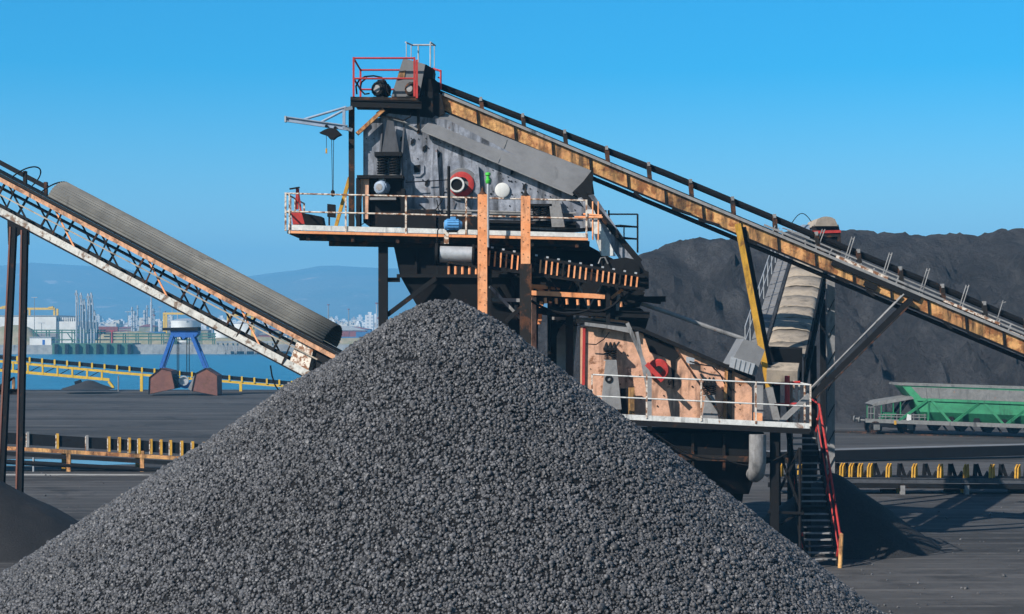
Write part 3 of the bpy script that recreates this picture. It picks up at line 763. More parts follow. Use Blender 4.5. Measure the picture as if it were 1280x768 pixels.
# loose things of the upper deck
def deck_things():
    Y = 59.3
    t = thing('beacon_post', 'thin post with bright green signal lamp above the upper railing', 'signal lamp', P(610, 306, 57.9))
    MB().tube(P(610, 310, 57.9), P(610, 228, 57.9), .05).build('pole', M['galv'], t)
    MB().lathe(P(610, 230, 57.9), Z, [(0, .05), (.05, .09), (.14, .09), (.16, .06), (.28, .06), (.3, .1), (.38, .09), (.40, .03), (.40, 0)], 14).build('lamp', M['limegreen'], t)
    t = thing('gear_motor', 'light blue gear motor below a black post in front of the upper deck', 'motor', P(563, 297, 57.6))
    mo = motor(t, P(555, 281.5, 57.5), (1, .1, 0), .20, .62, M['motorblue'], 'motor_body')
    MB().beam(P(558, 290, 57.5), P(558, 305, 57.5), .16, .16, YA).build('bracket', M['wrust'], t)
    MB().tube(P(561, 208, 57.6), P(561, 279, 57.6), .055).build('standpipe', M['black2'], t)
    b = MB(); b.path([P(553, 282, 57.4), P(547, 288, 57.3), P(546, 305, 57.3), P(549, 318, 57.3)], .02); b.build('cable', M['black2'], t)
    t = thing('fire_point', 'red fire cabinet with open black trough at the left end of the upper deck', 'fire cabinet', P(375, 289, 60))
    MB().pp([(364, 265), (377, 263), (381, 280), (366, 281)], 59.6, 60.1).build('cabinet', M['red'], t)
    MB().pp([(377, 266), (402, 271), (404, 281), (381, 281)], 59.5, 60.4).build('trough', M['black2'], t)
    b = MB(); b.beam(P(371, 262, 59.9), P(372, 236, 59.9), .11, .11, YA).beam(P(376, 263, 59.9), P(373, 240, 59.9), .06, .06, YA); b.build('stand', M['red'], t)
    MB().beam(P(362, 236.5, 59.8), P(374.5, 234.5, 59.8), .14, .05).build('cap', M['black'], t)
    t = thing('control_box', 'small dark control box hung on the left deck railing', 'control box', P(413, 275, 61.5))
    MB().pp([(409, 255), (419, 256), (419, 272), (409, 271)], 61.3, 61.55).build('case', M['black'], t)
    MB().beam(P(411.5, 271, 61.4), P(411.5, 282, 61.4), .06, .06, YA).build('bracket', M['rustyblack'], t)
deck_things()

# ------------------------------------------------------------------ jib crane
def jib():
    Y = 59.7
    t = thing('jib_crane', 'pale blue grey jib crane arm with dark hoist reaching out on the left', 'crane', P(437, 165, Y))
    MB().ibeam(P(357.5, 149, Y), P(434, 160, Y), .16, .19, Z, .035).build('arm', M['jib'], t)
    MB().beam(P(357, 145.5, Y - .0), P(357, 153, Y), .2, .06, XA).build('end_stop', M['galv'], t)
    for a, c in (((380, 149.5), (433, 134)), ((402, 152.5), (430, 138))): MB().tube(P(*a, Y), P(*c, Y), .045).build('stay', M['jib'], t)
    MB().beam(P(430, 137, Y), P(430, 160, Y), .1, .1, YA).build('mast', M['jib'], t)
    MB().beam(P(430, 137, Y), P(440, 135, Y + .1), .12, .12).build('hinge', M['galv'], t)
    MB().beam(P(430, 160, Y), P(440, 163, Y + .1), .12, .12).build('hinge', M['galv'], t)
    h = MB().pp([(399, 166), (406, 162), (410, 160.5), (420, 161), (427, 168), (421, 170.5), (417, 174), (412, 173.5), (408, 169)], Y - .18, Y + .18).build('hoist', M['black'], t)
    MB().tube(P(408, 158, Y - .13), P(408, 158, Y + .13), .06).tube(P(419, 160, Y - .13), P(419, 160, Y + .13), .06).build('trolley_wheel', M['black'], h)
    MB().tube(P(414.5, 173, Y), P(415.5, 238, Y), .012, n=6).tube(P(417, 173, Y), P(416.5, 238, Y), .012, n=6).build('hoist_cable', M['black'], t)
    MB().lathe(P(416, 246, Y), Z, [(0, .03), (.05, .08), (.2, .07), (.24, .02)], 10).build('hook_block', M['black'], t)
    k = MB().path([P(408, 168, Y), P(408, 188, Y)], .01).build('pendant_cable', M['black'], t)
    MB().beam(P(408, 186, Y), P(408, 192, Y), .06, .06, YA).build('pendant', M['yellow'], k)
jib()

# ------------------------------------------------------------------ main inclined conveyor with drive platform
def main_conveyor():
    Y = 60.8; W = 1.35
    t = thing('inclined_conveyor', 'long rusty yellow inclined belt conveyor climbing to the top of the tower', 'conveyor', (P(1000, 0, Y).x, Y, 0))
    def g(x, dy=0): return 127.5 + (x - 549) * .4205 + dy
    xs = list(range(549, 1330, 47))
    for k, Yk in enumerate((Y, Y + W)):
        g_ = MB().beam(P(547, g(547), Yk), P(1330, g(1330), Yk), .07, m(17, Y), Z).build('girder', M['yrust'], t)
        b = MB(); b.beam(P(547, g(547, 9), Yk - .03), P(1330, g(1330, 9), Yk - .03), .22, .05)
        for i, x in enumerate(xs):
            b.beam(P(x, g(x, -9.5), Yk - .06), P(x + 1.5, g(x + 1.5, 9.5), Yk - .06), .06, .09, YA)
        b.build('girder_flange', M['black'], g_)
        b = MB(); b.beam(P(553, g(553, -11.5), Yk - .08), P(1330, g(1330, -11.5), Yk - .08), .16, .10); b.build('top_angle', M['dusty'], g_)
    # dirty blocks hanging under the girder
    for x in (588, 618, 700, 792, 840, 873, 930, 1045, 1083, 1180, 1210): MB().beam(P(x, g(x, 11), Y - .05), P(x + random.uniform(8, 26), g(x + 16, 11.5), Y - .05), .14, .10).build('clamp', M['black'], t)
    # belt carrying and return, idlers
    b = MB(); b.prism([P(549, g(549, -15), Y + .12), P(1330, g(1330, -15), Y + .12), P(1330, g(1330, -13), Y + .12), P(549, g(549, -13), Y + .12)], (0, W - .24, 0)); b.build('belt', M['black2'], t)
    b = MB(); b.prism([P(549, g(549, 12), Y + .12), P(1330, g(1330, 12), Y + .12), P(1330, g(1330, 14), Y + .12), P(549, g(549, 14), Y + .12)], (0, W - .24, 0)); b.build('return_belt', M['black2'], t)
    for x in xs[:17]:
        MB().tube(P(x + 12, g(x + 12, 3), Y + .05), P(x + 12, g(x + 12, 3), Y + W - .05), .07, n=8).build('idler', M['rustyblack'], t)
    # black guard pipe on brackets
    def tp(x): return float(np.interp(x, [545, 580, 832, 1000, 1330], [106, 119.5, 217, 287, 424]))
    pts = [P(x, tp(x), Y + .3) for x in (545, 580, 640, 700, 760, 832, 900, 950, 1000, 1080, 1160, 1240, 1330)]
    MB().path(pts, m(4.2, Y), 8).build('guard_pipe', M['black2'], t)
    for k in range(14):
        x = 602 + k * 52.4
        bo = MB().beam(P(x + 1, g(x, -10), Y + .16), P(x - 1, tp(x) - 3.5, Y + .16), .15, .22, YA).build('pipe_bracket', M['rustyblack'], t)
        MB().beam(P(x - 1, tp(x) - 6, Y + .16), P(x - 1, tp(x) - 1, Y + .16), .10, .28, YA).build('bracket_head', M['dusty'], bo)
    # cluttered upper frame on the right half
    for k, x in enumerate((1026, 1063, 1110, 1157, 1206, 1252)):
        yb = g(x - 8, -12); L = 32 if k else 26
        b = MB()
        for d in ((0, 3.4) if k not in (5,) else (0,)): b.tube(P(x - 8 + d, yb, Y + .1), P(x + 2 + d, yb - L, Y + .1), .022, n=6)
        b.tube(P(x + 2, yb - L + 3, Y + .1), P(x + 5.4, yb - L + 2, Y + .1), .02, n=6)
        b.build('hoop_rod', M['dusty'], t)
    b = MB(); b.beam(P(955, g(955, -17), Y + .05), P(1330, g(1330, -18), Y + .05), .06, .07); b.beam(P(985, g(985, -23), Y + .1), P(1330, g(1330, -23), Y + .1), .05, .05)
    for x in range(965, 1320, 14):
        if random.random() < .8: b.beam(P(x, g(x, -10), Y + .04), P(x + random.uniform(-2, 5), g(x, -20), Y + .06), .04, .06, YA)
    b.build('side_guard', M['dusty'], t)
    for xa, xb, dy, w_ in ((1045, 1110, -15.5, .10), (1180, 1250, -17, .09), (1262, 1300, -12, .12)):
        MB().beam(P(xa, g(xa, dy), Y - .02), P(xb, g(xb, dy), Y - .02), .03, w_).build('splash_plate', M['wrust'], t)
    b = MB(); b.beam(P(1040, g(1040, -6), Y - .1), P(1150, g(1150, -6), Y - .1), .08, .2).beam(P(1080, g(1080, 3), Y - .12), P(1096, g(1096, 3), Y - .12), .06, .2)
    b.build('cable_tray', M['black'], t)
    # box struts
    s0 = MB().beam(P(922, 280, 60.6), P(961, 484, 60.6), .20, .20, YA).build('support_strut', M['yellow'], t)
    MB().beam(P(929.5, 284, 60.85), P(968, 484, 60.85), .14, .2, YA).build('strut_shade_side', M['black'], s0)  # black beam stands in for the shaded right side of the strut
    s1 = MB().beam(P(961, 484, 60.6), P(972, 530, 60.6), .24, .22, YA).build('strut_foot', M['dusty'], t)
    s2 = MB().ibeam(P(1139, 374, 60.6), P(1014, 496, 60.6), .18, .22, YA, .04).build('support_strut', M['black'], t)
    MB().beam(P(1141, 378, 60.45), P(1020, 498, 60.45), .04, .05, YA).build('strut_edge', M['rustyblack'], s2)
    b = MB(); b.tube(P(1130, 368, 60.5), P(1009, 490, 60.5), .032); b.build('conduit', M['dusty'], s2); MB().tube(P(1127, 370, 60.7), P(1007, 494, 60.7), .04).build('conduit', M['hood'], s2)
    s3 = MB().beam(P(1139, 374, 61.9), P(1014, 496, 61.9), .18, .22, YA).build('support_strut', M['black'], t)
    # far supports down to the ground beyond the frame
    for Yk in (Y, Y + W):
        p = P(1318, g(1318), Yk); MB().ibeam(p, (p.x + .5, p.y, 0), .3, .3, YA, .04).build('support_leg', M['rustyblack'], t)
    # ---- head end: drive platform
    Yp = 59.9
    dk = MB().prism([P(438, 121, Yp), P(523, 122.5, Yp), P(523, 126, Yp), P(438, 124.5, Yp)], (0, 2.9, 0)).build('drive_platform', M['rustyblack'], t)
    b = MB()
    for Yk in (Yp, Yp + 2.7): b.ibeam(P(438, 129.5, Yk), P(527, 132, Yk), .12, .26)
    for x in (441, 470, 500, 522): b.beam(P(x, 130, Yp), P(x, 130, Yp + 2.7), .1, .2)
    b.build('platform_beam', M['black'], dk)
    A = P(442, 121, Yp); B_ = P(518, 121, Yp); hh = m(49, Yp)
    Ab = A + Vector((0, 2.8, 0)); Bb = B_ + Vector((0, 2.8, 0))
    railing(t, [B_, A, Ab, Ab.lerp(Bb, .8)], hh, M['red'], M['red'], 'drive_railing', .035, [1, 1, 1], (.47,), .07)
    MB().beam(P(521, 75, Yp), P(521, 123, Yp), .08, .08, YA).build('railing_upright', M['red'], t)
    b = MB(); b.tube(P(543, 87, 62), P(543, 112, 62), .035).tube(P(551, 89, 60.6), P(551, 112, 60.6), .035).tube(P(541, 86, 62.4), P(551, 89, 60.6), .04).tube(P(548, 97, 61), P(551, 98, 60.6), .03)
    b.build('side_railing', M['red'], t)
    motor(t, P(471, 111, Yp + .35), (.45, 1, 0), .27, .75, M['black'], 'drive_motor')
    motor(t, P(512, 111, Yp + .2), (.45, 1, 0), .24, .7, M['rustyblack'], 'drive_motor')
    b = MB()
    for pts in ([(446, 118), (445, 108), (449, 100), (456, 96), (467, 95), (477, 97), (483, 104), (484, 114), (488, 120)], [(459, 97), (452, 103), (450, 112), (456, 118), (462, 117)], [(527, 118), (522, 124), (516, 136), (513, 146), (504, 151), (490, 147), (474, 143)]):
        b.path([P(x, y, Yp + .15) for x, y in pts], .03, 8)
    b.build('cable_loop', M['black2'], t)
    # head chute: leaning box
    b = MB(); d = Vector((.05, 1.7, 0))
    fr = [P(489, 121, 60.3), P(524, 121, 60.3), P(531.5, 80.5, 60.3), P(504, 73, 60.3)]
    b.hexa(fr + [p + d for p in fr]); hc = b.build('head_chute', M['hood'], t, smooth=False)
    b = MB(); b.hexa([P(524.5, 121, 60.35), P(537, 121, 60.9), P(543, 87, 60.9), P(532, 80.5, 60.35)] + [p + Vector((0, 1.2, 0)) for p in (P(524.5, 121, 60.35), P(537, 121, 60.9), P(543, 87, 60.9), P(532, 80.5, 60.35))])
    b.build('chute_shade_side', M['black'], hc, smooth=False)  # right face coloured black to carry its shade
    MB().pp([(499, 90), (507, 88), (505, 98), (496, 100)], 60.27, 60.29).build('rust_patch', M['yrust'], hc)
    MB().tube(P(536, 112, 60.5), P(536, 112, 62.3), .42, n=24).build('head_pulley', M['black2'], t)
    b = MB(); b.pp([(470, 141), (528, 146), (548, 128), (548, 112), (520, 114), (524, 134), (480, 134)], 60.7, 62.0); b.pp([(524, 112), (552, 118), (556, 142), (528, 160), (520, 146)], 60.5, 62.0)
    b.build('head_frame', M['black'], t)
    MB().beam(P(523, 134, 60.3), P(523, 167, 60.3), .1, .1, YA).build('head_post', M['rustyblack'], t)
    b = MB(); b.path([P(474, 143, 60.2), P(490, 148, 60.2), P(505, 153, 60.2), P(522, 163, 60.2)], .045, 8); b.build('head_pipe', M['dusty'], t)
    # top ladder hoop
    b = MB()
    for x, Yk in ((508, 61), (514, 62.2), (523, 62.2), (538, 61), (543, 62.2)): b.tube(P(x, 54 if Yk < 62 else 56, Yk), P(x, 86, Yk), .03 if x in (523, 538) else .018)
    b.tube(P(507, 53, 61), P(516, 57, 62.2), .03).tube(P(516, 56.5, 62.2), P(543, 56.5, 62.2), .035).tube(P(538, 53, 61), P(544, 57, 62.2), .03)
    b.build('ladder_hoop', M['galv'], t)
main_conveyor()

# ------------------------------------------------------------------ small picking conveyor with big drum
def small_conveyor():
    Y = 57.25
    t = thing('roller_conveyor', 'short roller conveyor with red brackets and a big grey drum before the tower', 'conveyor', P(680, 360, Y))
    a = P(550, 318, Y); c = P(590, 319, Y); rd = m(10.5, Y)
    d = MB().tube(a, c, rd, n=28).build('drum', M['galv'], t)
    MB().tube(P(544, 318, Y), P(547.5, 318, Y), m(14, Y), n=28).build('drum_flange', M['black'], d); MB().tube(P(590.5, 319, Y), P(593, 319, Y), m(13.5, Y), n=28).build('drum_flange', M['black'], d)
    def top(x): return 308 + (x - 592) * .178
    def bot(x): return 331 + (x - 592) * .145
    for Yk in (Y - .1, Y + 1.0):
        b = MB(); b.beam(P(594, top(594), Yk), P(806, top(806), Yk), .09, .10); b.beam(P(560, bot(560) + 1, Yk), P(806, bot(806), Yk), .09, .12)
        b.beam(P(594, (top(594) + bot(594)) / 2, Yk + .03), P(806, (top(806) + bot(806)) / 2, Yk + .03), .05, .05)
        b.build('side_rail', M['black'], t)
    b = MB(); b.prism([P(594, top(594) + 3, Y), P(800, top(800) + 3, Y), P(800, top(800) + 5, Y), P(594, top(594) + 5, Y)], (0, .95, 0)); b.build('belt', M['black2'], t)
    for k in range(29):
        x = 598 + k * 7.1
        br = MB().beam(P(x, top(x) + 2, Y - .15), P(x - 1.4, bot(x) - 1.5, Y - .15), .055, .05, YA).build('roller_bracket', M['orange'] if k % 5 else M['rustyblack'], t)
        MB().tube(P(x + 2.5, (top(x) + bot(x)) / 2, Y - .08), P(x + 2.5, (top(x) + bot(x)) / 2, Y + .95), .055, n=8).build('roller', M['rustyblack'], br)
    for k in range(15):
        x = 600 + k * 13.8; MB().beam(P(x, top(x) - 2.5, Y - .12), P(x + 3, top(x) - 2, Y - .12), .08, .06).build('bolt_plate', M['galv'], t)
    for k in range(6):
        x = 561 + k * 8.6; MB().tube(P(x, 333, Y - .05), P(x, 343, Y - .05), .045, n=8).build('return_roller', M['orange'], t)
    b = MB(); b.beam(P(546, 345, Y - .05), P(606, 346.5, Y - .05), .1, .08).beam(P(546, 318, Y), P(546, 346, Y), .08, .12, YA); b.build('tail_frame', M['black'], t)
    b = MB(); b.pp([(752, 326), (782, 322), (800, 326), (806, 338), (811, 340), (811, 361), (786, 364), (760, 352)], Y + .1, Y + 1.1); b.build('head_box', M['black'], t)
    b = MB(); b.tube(P(789, 338, Y), P(789, 338, Y + .1), .30, n=18).tube(P(803, 350, Y), P(803, 350, Y + .1), .22, n=18); b.build('head_wheel', M['black2'], t)
    b = MB(); b.path([P(748, 330, Y), P(751, 323, Y), P(756, 322, Y), P(760, 330, Y)], .03); b.build('bail', M['dusty'], t)
    for x in (612, 760):
        MB().ibeam(P(x, bot(x), Y + .2), P(x, 410, Y + .2), .14, .16, YA).build('conveyor_leg', M['black'], t)
        b2 = P(x, 410, Y + .2); MB().ibeam(b2, (b2.x, b2.y, 0), .14, .16, YA).build('conveyor_leg', M['black'], t)
small_conveyor(); OFF = LOW

# ------------------------------------------------------------------ lower vibrating screen (faded orange)
def lower_screen():
    Y0, Y1 = 61.6, 63.9
    t = thing('vibrating_screen', 'faded orange vibrating screen with red hub on the lower deck', 'screen machine', (P(835, 0, 62.5).x, 62.5, P(835, 530, 62.5).z))
    bm_ = MB().pp([(728, 408), (760, 410), (800, 416), (912, 458), (940, 474), (940, 527), (728, 519)], Y0, Y1)
    b = MB()
    for k in range(34):
        x = random.uniform(734, 936); y = random.uniform(415 + max(0, x - 800) * .42, 520)
        b.tube(P(x, y, Y0), P(x, y, Y0 - .03), random.uniform(.016, .032), n=6)
    body = bm_.build('side_plate', M['peach'], t, extra=((b, M['rustyblack']),))
    b = MB(); b.beam(P(730, 409, Y0 - .04), P(729, 500, Y0 - .04), .09, .1, YA); b.build('corner_angle', M['red'], body)
    MB().prism([P(722, 404, Y0 - .25), P(800, 414, Y0 - .25), P(944, 476, Y0 - .25), P(944, 471, Y0 - .25), P(800, 409, Y0 - .25), P(722, 399, Y0 - .25)], (0, 2.4, 0)).build('top_flange', M['black'], t)
    MB().pp([(731, 403), (790, 410), (790, 417), (760, 411), (731, 407)], Y0 - .34, Y0 - .27).build('top_plate', M['dusty'], t)
    # diagonal braces
    for (x0, y0, x1, y1, w_, mt) in ((784, 404, 812, 470, .12, 'dusty'), (796, 415, 812, 500, .10, 'dusty'), (808, 455, 828, 476, .16, 'red'), (812, 470, 812, 538, .13, 'dusty'), (845, 436, 905, 525, .07, 'rustyblack')):
        MB().beam(P(x0, y0, Y0 - .8), P(x1, y1, Y0 - .8), w_, w_, YA).build('brace', M[mt], t)
    # shadow falling on the side plate, put in as a thin black sheet
    MB().pp([(804, 417), (842, 433), (850, 445), (845, 450), (842, 486), (838, 450), (812, 440)], Y0 - .05, Y0 - .003).build('cast_shadow_plate', M['black'], t)
    for (xa, y0, y1, sw) in ((764, 438, 512, 13), (888, 482, 524, 10)):
        MB().pp([(xa - sw * .5, y0 + 12), (xa + sw * .5, y0 + 12), (xa + sw, y1), (xa - sw, y1)], Y0 - .5, Y0 - .25).build('spring_stand', M['dusty'], t)
        for d in (-5, 3): spring(t, P(xa + d, y0 + 12, Y0 - .38), .10, m(11, Y0), 5)
        MB().pbox(xa - 9, y0 - 3, xa + 8, y0, Y0 - .55, Y0).build('spring_bracket', M['black'], t)
        bb = MB()
        for d in (-6, -1, 4): bb.lathe(P(xa + d, y0 - 3, Y0 - .3), Z, [(0, .09), (.18, .03), (.2, 0)], 8)
        bb.build('spring_cap', M['black'], t)
    MB().lathe(P(761, 474, Y0 - .5), -YA, [(0, .13), (.03, .13), (.03, .07), (0, .06)], 16).build('stand_eye', M['black'], t)
    MB().pp([(786, 485), (793, 485), (793, 519), (786, 519)], Y0 - .45, Y0 - .25).build('stand_plate', M['yrust'], t)
    MB().pp([(776, 486), (786, 486), (786, 518), (776, 518)], Y0 - .3, Y0 - .1).build('stand_plate', M['black'], t)
    c = P(822, 462, Y0 - .02)
    h = MB().lathe(c, -YA, [(0, m(12.5, Y0)), (.35, m(12.5, Y0)), (.4, m(11, Y0)), (.4, 0)], 26).build('hub', M['red'], t)
    MB().lathe(c - YA * .40, -YA, [(0, m(4.5, Y0)), (.1, m(4.5, Y0)), (.1, 0)], 16).build('shaft_end', M['black'], h)
    MB().beam(P(908, 460, Y0 - .06), P(905, 526, Y0 - .06), .1, .1, YA).build('side_rib', M['yrust'], t)
    MB().beam(P(912.5, 462, Y0 - .05), P(912, 527, Y0 - .05), .14, .08, YA).build('side_rib', M['black'], t)
    # end hood and its galvanised lid
    MB().pp([(930, 424), (942, 428), (956, 438), (944, 470), (912, 456)], 60.9, 62.8).build('end_hood', M['hood'], t)
    lid = MB().pp([(914, 446), (944, 455), (940, 469), (912, 459)], 60.78, 60.88).build('end_lid', M['galv'], t)
    b = MB()
    for k in range(1, 5): b.beam(P(914 + k * 6, 447 + k * 1.8, 60.77), P(911.8 + k * 5.7, 459.5 + k * 2, 60.77), .015, .03, YA)
    b.build('lid_seam', M['dusty'], lid)
    MB().path([P(x, y, Y0 - .3) for x, y in ((732, 430), (745, 431), (755, 424), (762, 415))], .02).build('cable', M['black2'], t)
    b = MB(); b.path([P(x, y, Y0 - .3) for x, y in ((862, 452), (876, 456), (890, 458), (900, 468), (906, 480))], .025)
    b.build('cable', M['black2'], t)
    MB().pp([(858, 446), (868, 448), (868, 456), (858, 454)], Y0 - .2, Y0 - .1).build('junction_box', M['galv'], t)
lower_screen(); OFF = 0

# ------------------------------------------------------------------ access stair
def stair():
    t = thing('access_stair', 'steep dark stair with red handrails leading up to the lower deck', 'stair', P(1020, 706, 57.3))
    TL, TR = P(984, 540, 58.6), P(1018, 540, 58.6); BL, BR = P(1004, 706, 57.3), P(1046, 707, 57.3)
    BL.z = .02; BR.z = .02
    MB().beam(TL, BL, .06, .2, YA).build('stringer', M['black'], t); MB().beam(TR, BR, .06, .2, YA).build('stringer', M['black'], t)
    for k in range(1, 21):
        f = k / 21; a = TL.lerp(BL, f); c = TR.lerp(BR, f)
        if k in (4, 12): 
            MB().beam(a, c, .34, .10).build('landing', M['black'], t); continue
        MB().beam(a, c, .22, .045).build('tread', M['dusty'] if k % 3 else M['rib'], t)
    hr = Vector((.12, -.25, .95))
    for (a, c, mt) in ((TR, BR, 'red'), (TL, BL, 'black')):
        off = hr if a is TR else Vector((-.05, -.25, .95))
        ro = MB().path([a + Vector((.0, .4, 1.1)), a + off, a.lerp(c, .4) + off, c + off * .85, c + Vector((.1, -.25, .35))], .04, 8).build('handrail', M[mt], t)
        MB().path([a + off * .5, a.lerp(c, .4) + off * .5, c + off * .45], .026, 8).build('mid_rail', M['black'] if a is TL else M['red'], ro)
        for k in range(5):
            q = a.lerp(c, k / 4.3 + .03); MB().beam(q, q + off, .05, .05, YA).build('post', M['black'] if k % 2 else M['red'], ro)
    b = MB()
    for x in (1005, 1012): b.beam(P(x, 640, 58.2), Vector((P(x, 640, 58.2).x, 58.2, 0)), .05, .05, YA)
    b.build('stair_leg', M['black'], t)
    b = MB()
    for k in range(7):
        x = 1010 + k * 4.6; b.beam(P(x, 625, 61.1), P(x, 690, 61.1), .015, .015, YA)
    for y in range(628, 690, 8): b.beam(P(1008, y, 61.1), P(1040, y, 61.1), .015, .015)
    b.build('back_mesh', M['black'], t)
    o = MB().tube((0, 0, -.05), (0.05, 0, 1.1), .075, n=12).tube((.05, 0, 1.1), (.053, 0, 1.15), .075, .05, n=12)
    p = P(1045, 706, 57.6); o = o.build('bollard', M['yrust'], base=(0, 0, 0)); o.location = (p.x, 56.9, 0)
    tag(o, 'leaning yellow marker post at the foot of the stair', 'post')
stair()

# ------------------------------------------------------------------ canvas covered conveyor behind
def canvas_conveyor():
    t = thing('covered_conveyor', 'conveyor under humped tan canvas covers climbing behind the rusty conveyor', 'conveyor', (P(1010, 0, 70).x, 70, 0))
    A = P(981, 448, 62.5); Bq = P(1014, 316, 77)
    a = (Bq - A).normalized(); s = Vector((1, -.12, 0)); s = (s - a * s.dot(a)).normalized(); u = s.cross(a).normalized()
    if u.z < 0: u = -u
    L = (Bq - A).length; hw = .74
    n = 10
    for k in range(n):
        p0 = A + a * (L * k / n); p1 = A + a * (L * (k + 1.02) / n); b = MB(); V = []
        jit = random.uniform(-.03, .03)
        for j, q in enumerate((p0, p0.lerp(p1, .06), p0.lerp(p1, .5), p1)):
            hgt = (.18, .19, .175, .165)[j] + jit
            for i in range(11):
                th = math.pi * i / 10
                V.append(q + s * (-hw * 1.0 * math.cos(th)) + u * (hgt * math.sin(th) ** .62 + .012 * math.sin(7 * th + k)))
        fs = [(j * 11 + i, j * 11 + i + 1, (j + 1) * 11 + i + 1, (j + 1) * 11 + i) for j in range(3) for i in range(10)]
        b.add(V, fs); o = b.build('cover_panel', M['tan'], t)
        sm = o.modifiers.new('thickness', 'SOLIDIFY'); sm.thickness = .02
    b = MB(); b.beam(A - u * .15, Bq - u * .15, 1.0, .06, u); b.build('belt', M['black2'], t)
    for sg in (-1, 1):
        o1 = s * (sg * .72)
        b = MB(); b.beam(A + o1, Bq + o1, .1, .14, u); b.beam(A + o1 - u * 1.15, Bq + o1 - u * 1.15, .1, .14, u)
        for k in range(14):
            q0 = A + a * (L * k / 13) + o1
            b.beam(q0, q0 - u * 1.15, .06, .06, a)
            if k < 13: b.beam(q0, q0 + a * (L / 13) - u * 1.15, .05, .05, u)
        b.build('truss', M['black'], t)
    # tail mouth and box
    b = MB(); b.beam(A - a * .1 - u * .3, A + a * .12 - u * .3, 1.25, 1.4, u); b.build('tail_box', M['black2'], t)
    b = MB(); b.beam(A - a * 1.3 - u * .3, A - a * .35 - u * .3, 1.1, .5, u); b.build('tail_plate', M['tan'], t)
    # walkway on the left
    w0 = A - s * 1.15; w1 = Bq - s * 1.15
    wm = MB().beam(w0, w1, .5, .05, u)
    b = MB()
    for k in range(26): q0 = w0.lerp(w1, k / 25); b.beam(q0 - s * .24 + u * .035, q0 + s * .24 + u * .035, .03, .02, u)
    wm.build('walkway', M['hood'], t, extra=((b, M['dusty']),))
    ro = MB().tube(w0 - s * .3 + Z * 1.1, w1 - s * .3 + Z * 1.1, .022).tube(w0 - s * .3 + Z * .55, w1 - s * .3 + Z * .55, .016).build('railing', M['galv'], t)
    for k in range(9):
        q0 = w0.lerp(w1, k / 8) - s * .3; MB().beam(q0, q0 + Z * 1.1, .035, .035, YA).build('post', M['galv'], ro)
    # legs
    for f, mt in ((.35, 'black'), (.78, 'black')):
        for sg in (-1, 1):
            q0 = A + a * (L * f) + s * (sg * .72) - u * 1.2
            MB().ibeam(q0, (q0.x + .05, q0.y, 0), .22, .24, YA, .04).build('leg', M[mt], t)
    q = P(1038, 345, 65)
    lg = MB().ibeam(q, (q.x, q.y, 0), .28, .30, YA, .05).build('leg', M['dusty'], t)
    b = MB()
    for k in range(9):
        z0 = .6 + k * 1.0; b.beam((q.x - .13, q.y - .17, z0), (q.x + .13, q.y - .17, z0 + .5), .02, .05, YA)
    b.build('lacing', M['black'], lg)
    # head house
    h0 = P(1015, 300, 77)
    b = MB(); b.pp([(1015, 292), (1050, 292), (1050, 330), (1015, 330)], 77, 79.2); hd = b.build('head_house', M['black'], t)
    b = MB(); b.pp([(1015, 283), (1048, 281), (1051, 293), (1051, 330), (1047, 330), (1047, 296), (1018, 298), (1015, 292)], 76.9, 76.98); b.build('head_frame', M['rustyblack'], hd)
    MB().beam(P(1014, 290.5, 76.88), P(1051, 289.5, 76.88), .06, .12).build('red_beam', M['red'], hd)
    b = MB(); V = []
    for q0 in (76.7, 79.2):
        for i in range(9):
            f = i / 8; V.append(P(1018 + 29 * f, 283 - 12 * math.sin(math.pi * min(1, max(0, f))) ** .35 if 0 < f < 1 else 283, 76.8) + Vector((0, q0 - 76.8, 0)))
    b.add(V, [(i, i + 1, 9 + i + 1, 9 + i) for i in range(8)] + [tuple(range(8, -1, -1)), tuple(range(9, 18))]); b.build('head_cover', M['tan'], hd)
    b = MB(); b.pbox(1003, 281, 1012, 292, 77, 77.6); b.build('head_motor', M['jib'], t)
    b = MB(); b.path([P(990 + 24 * k / 10, 280 - 13 * math.sin(math.pi * (k / 10) * .9 + .1), 76.6) for k in range(11)], .02); b.build('cable', M['black2'], t)
    b = MB()
    for dx in (0, 6, 12): b.tube(P(978 + dx, 285 + dx * .5, 76.5), P(1012, 296 + dx * .3, 76.8), .03)
    b.build('head_rail', M['galv'], t)
canvas_conveyor()

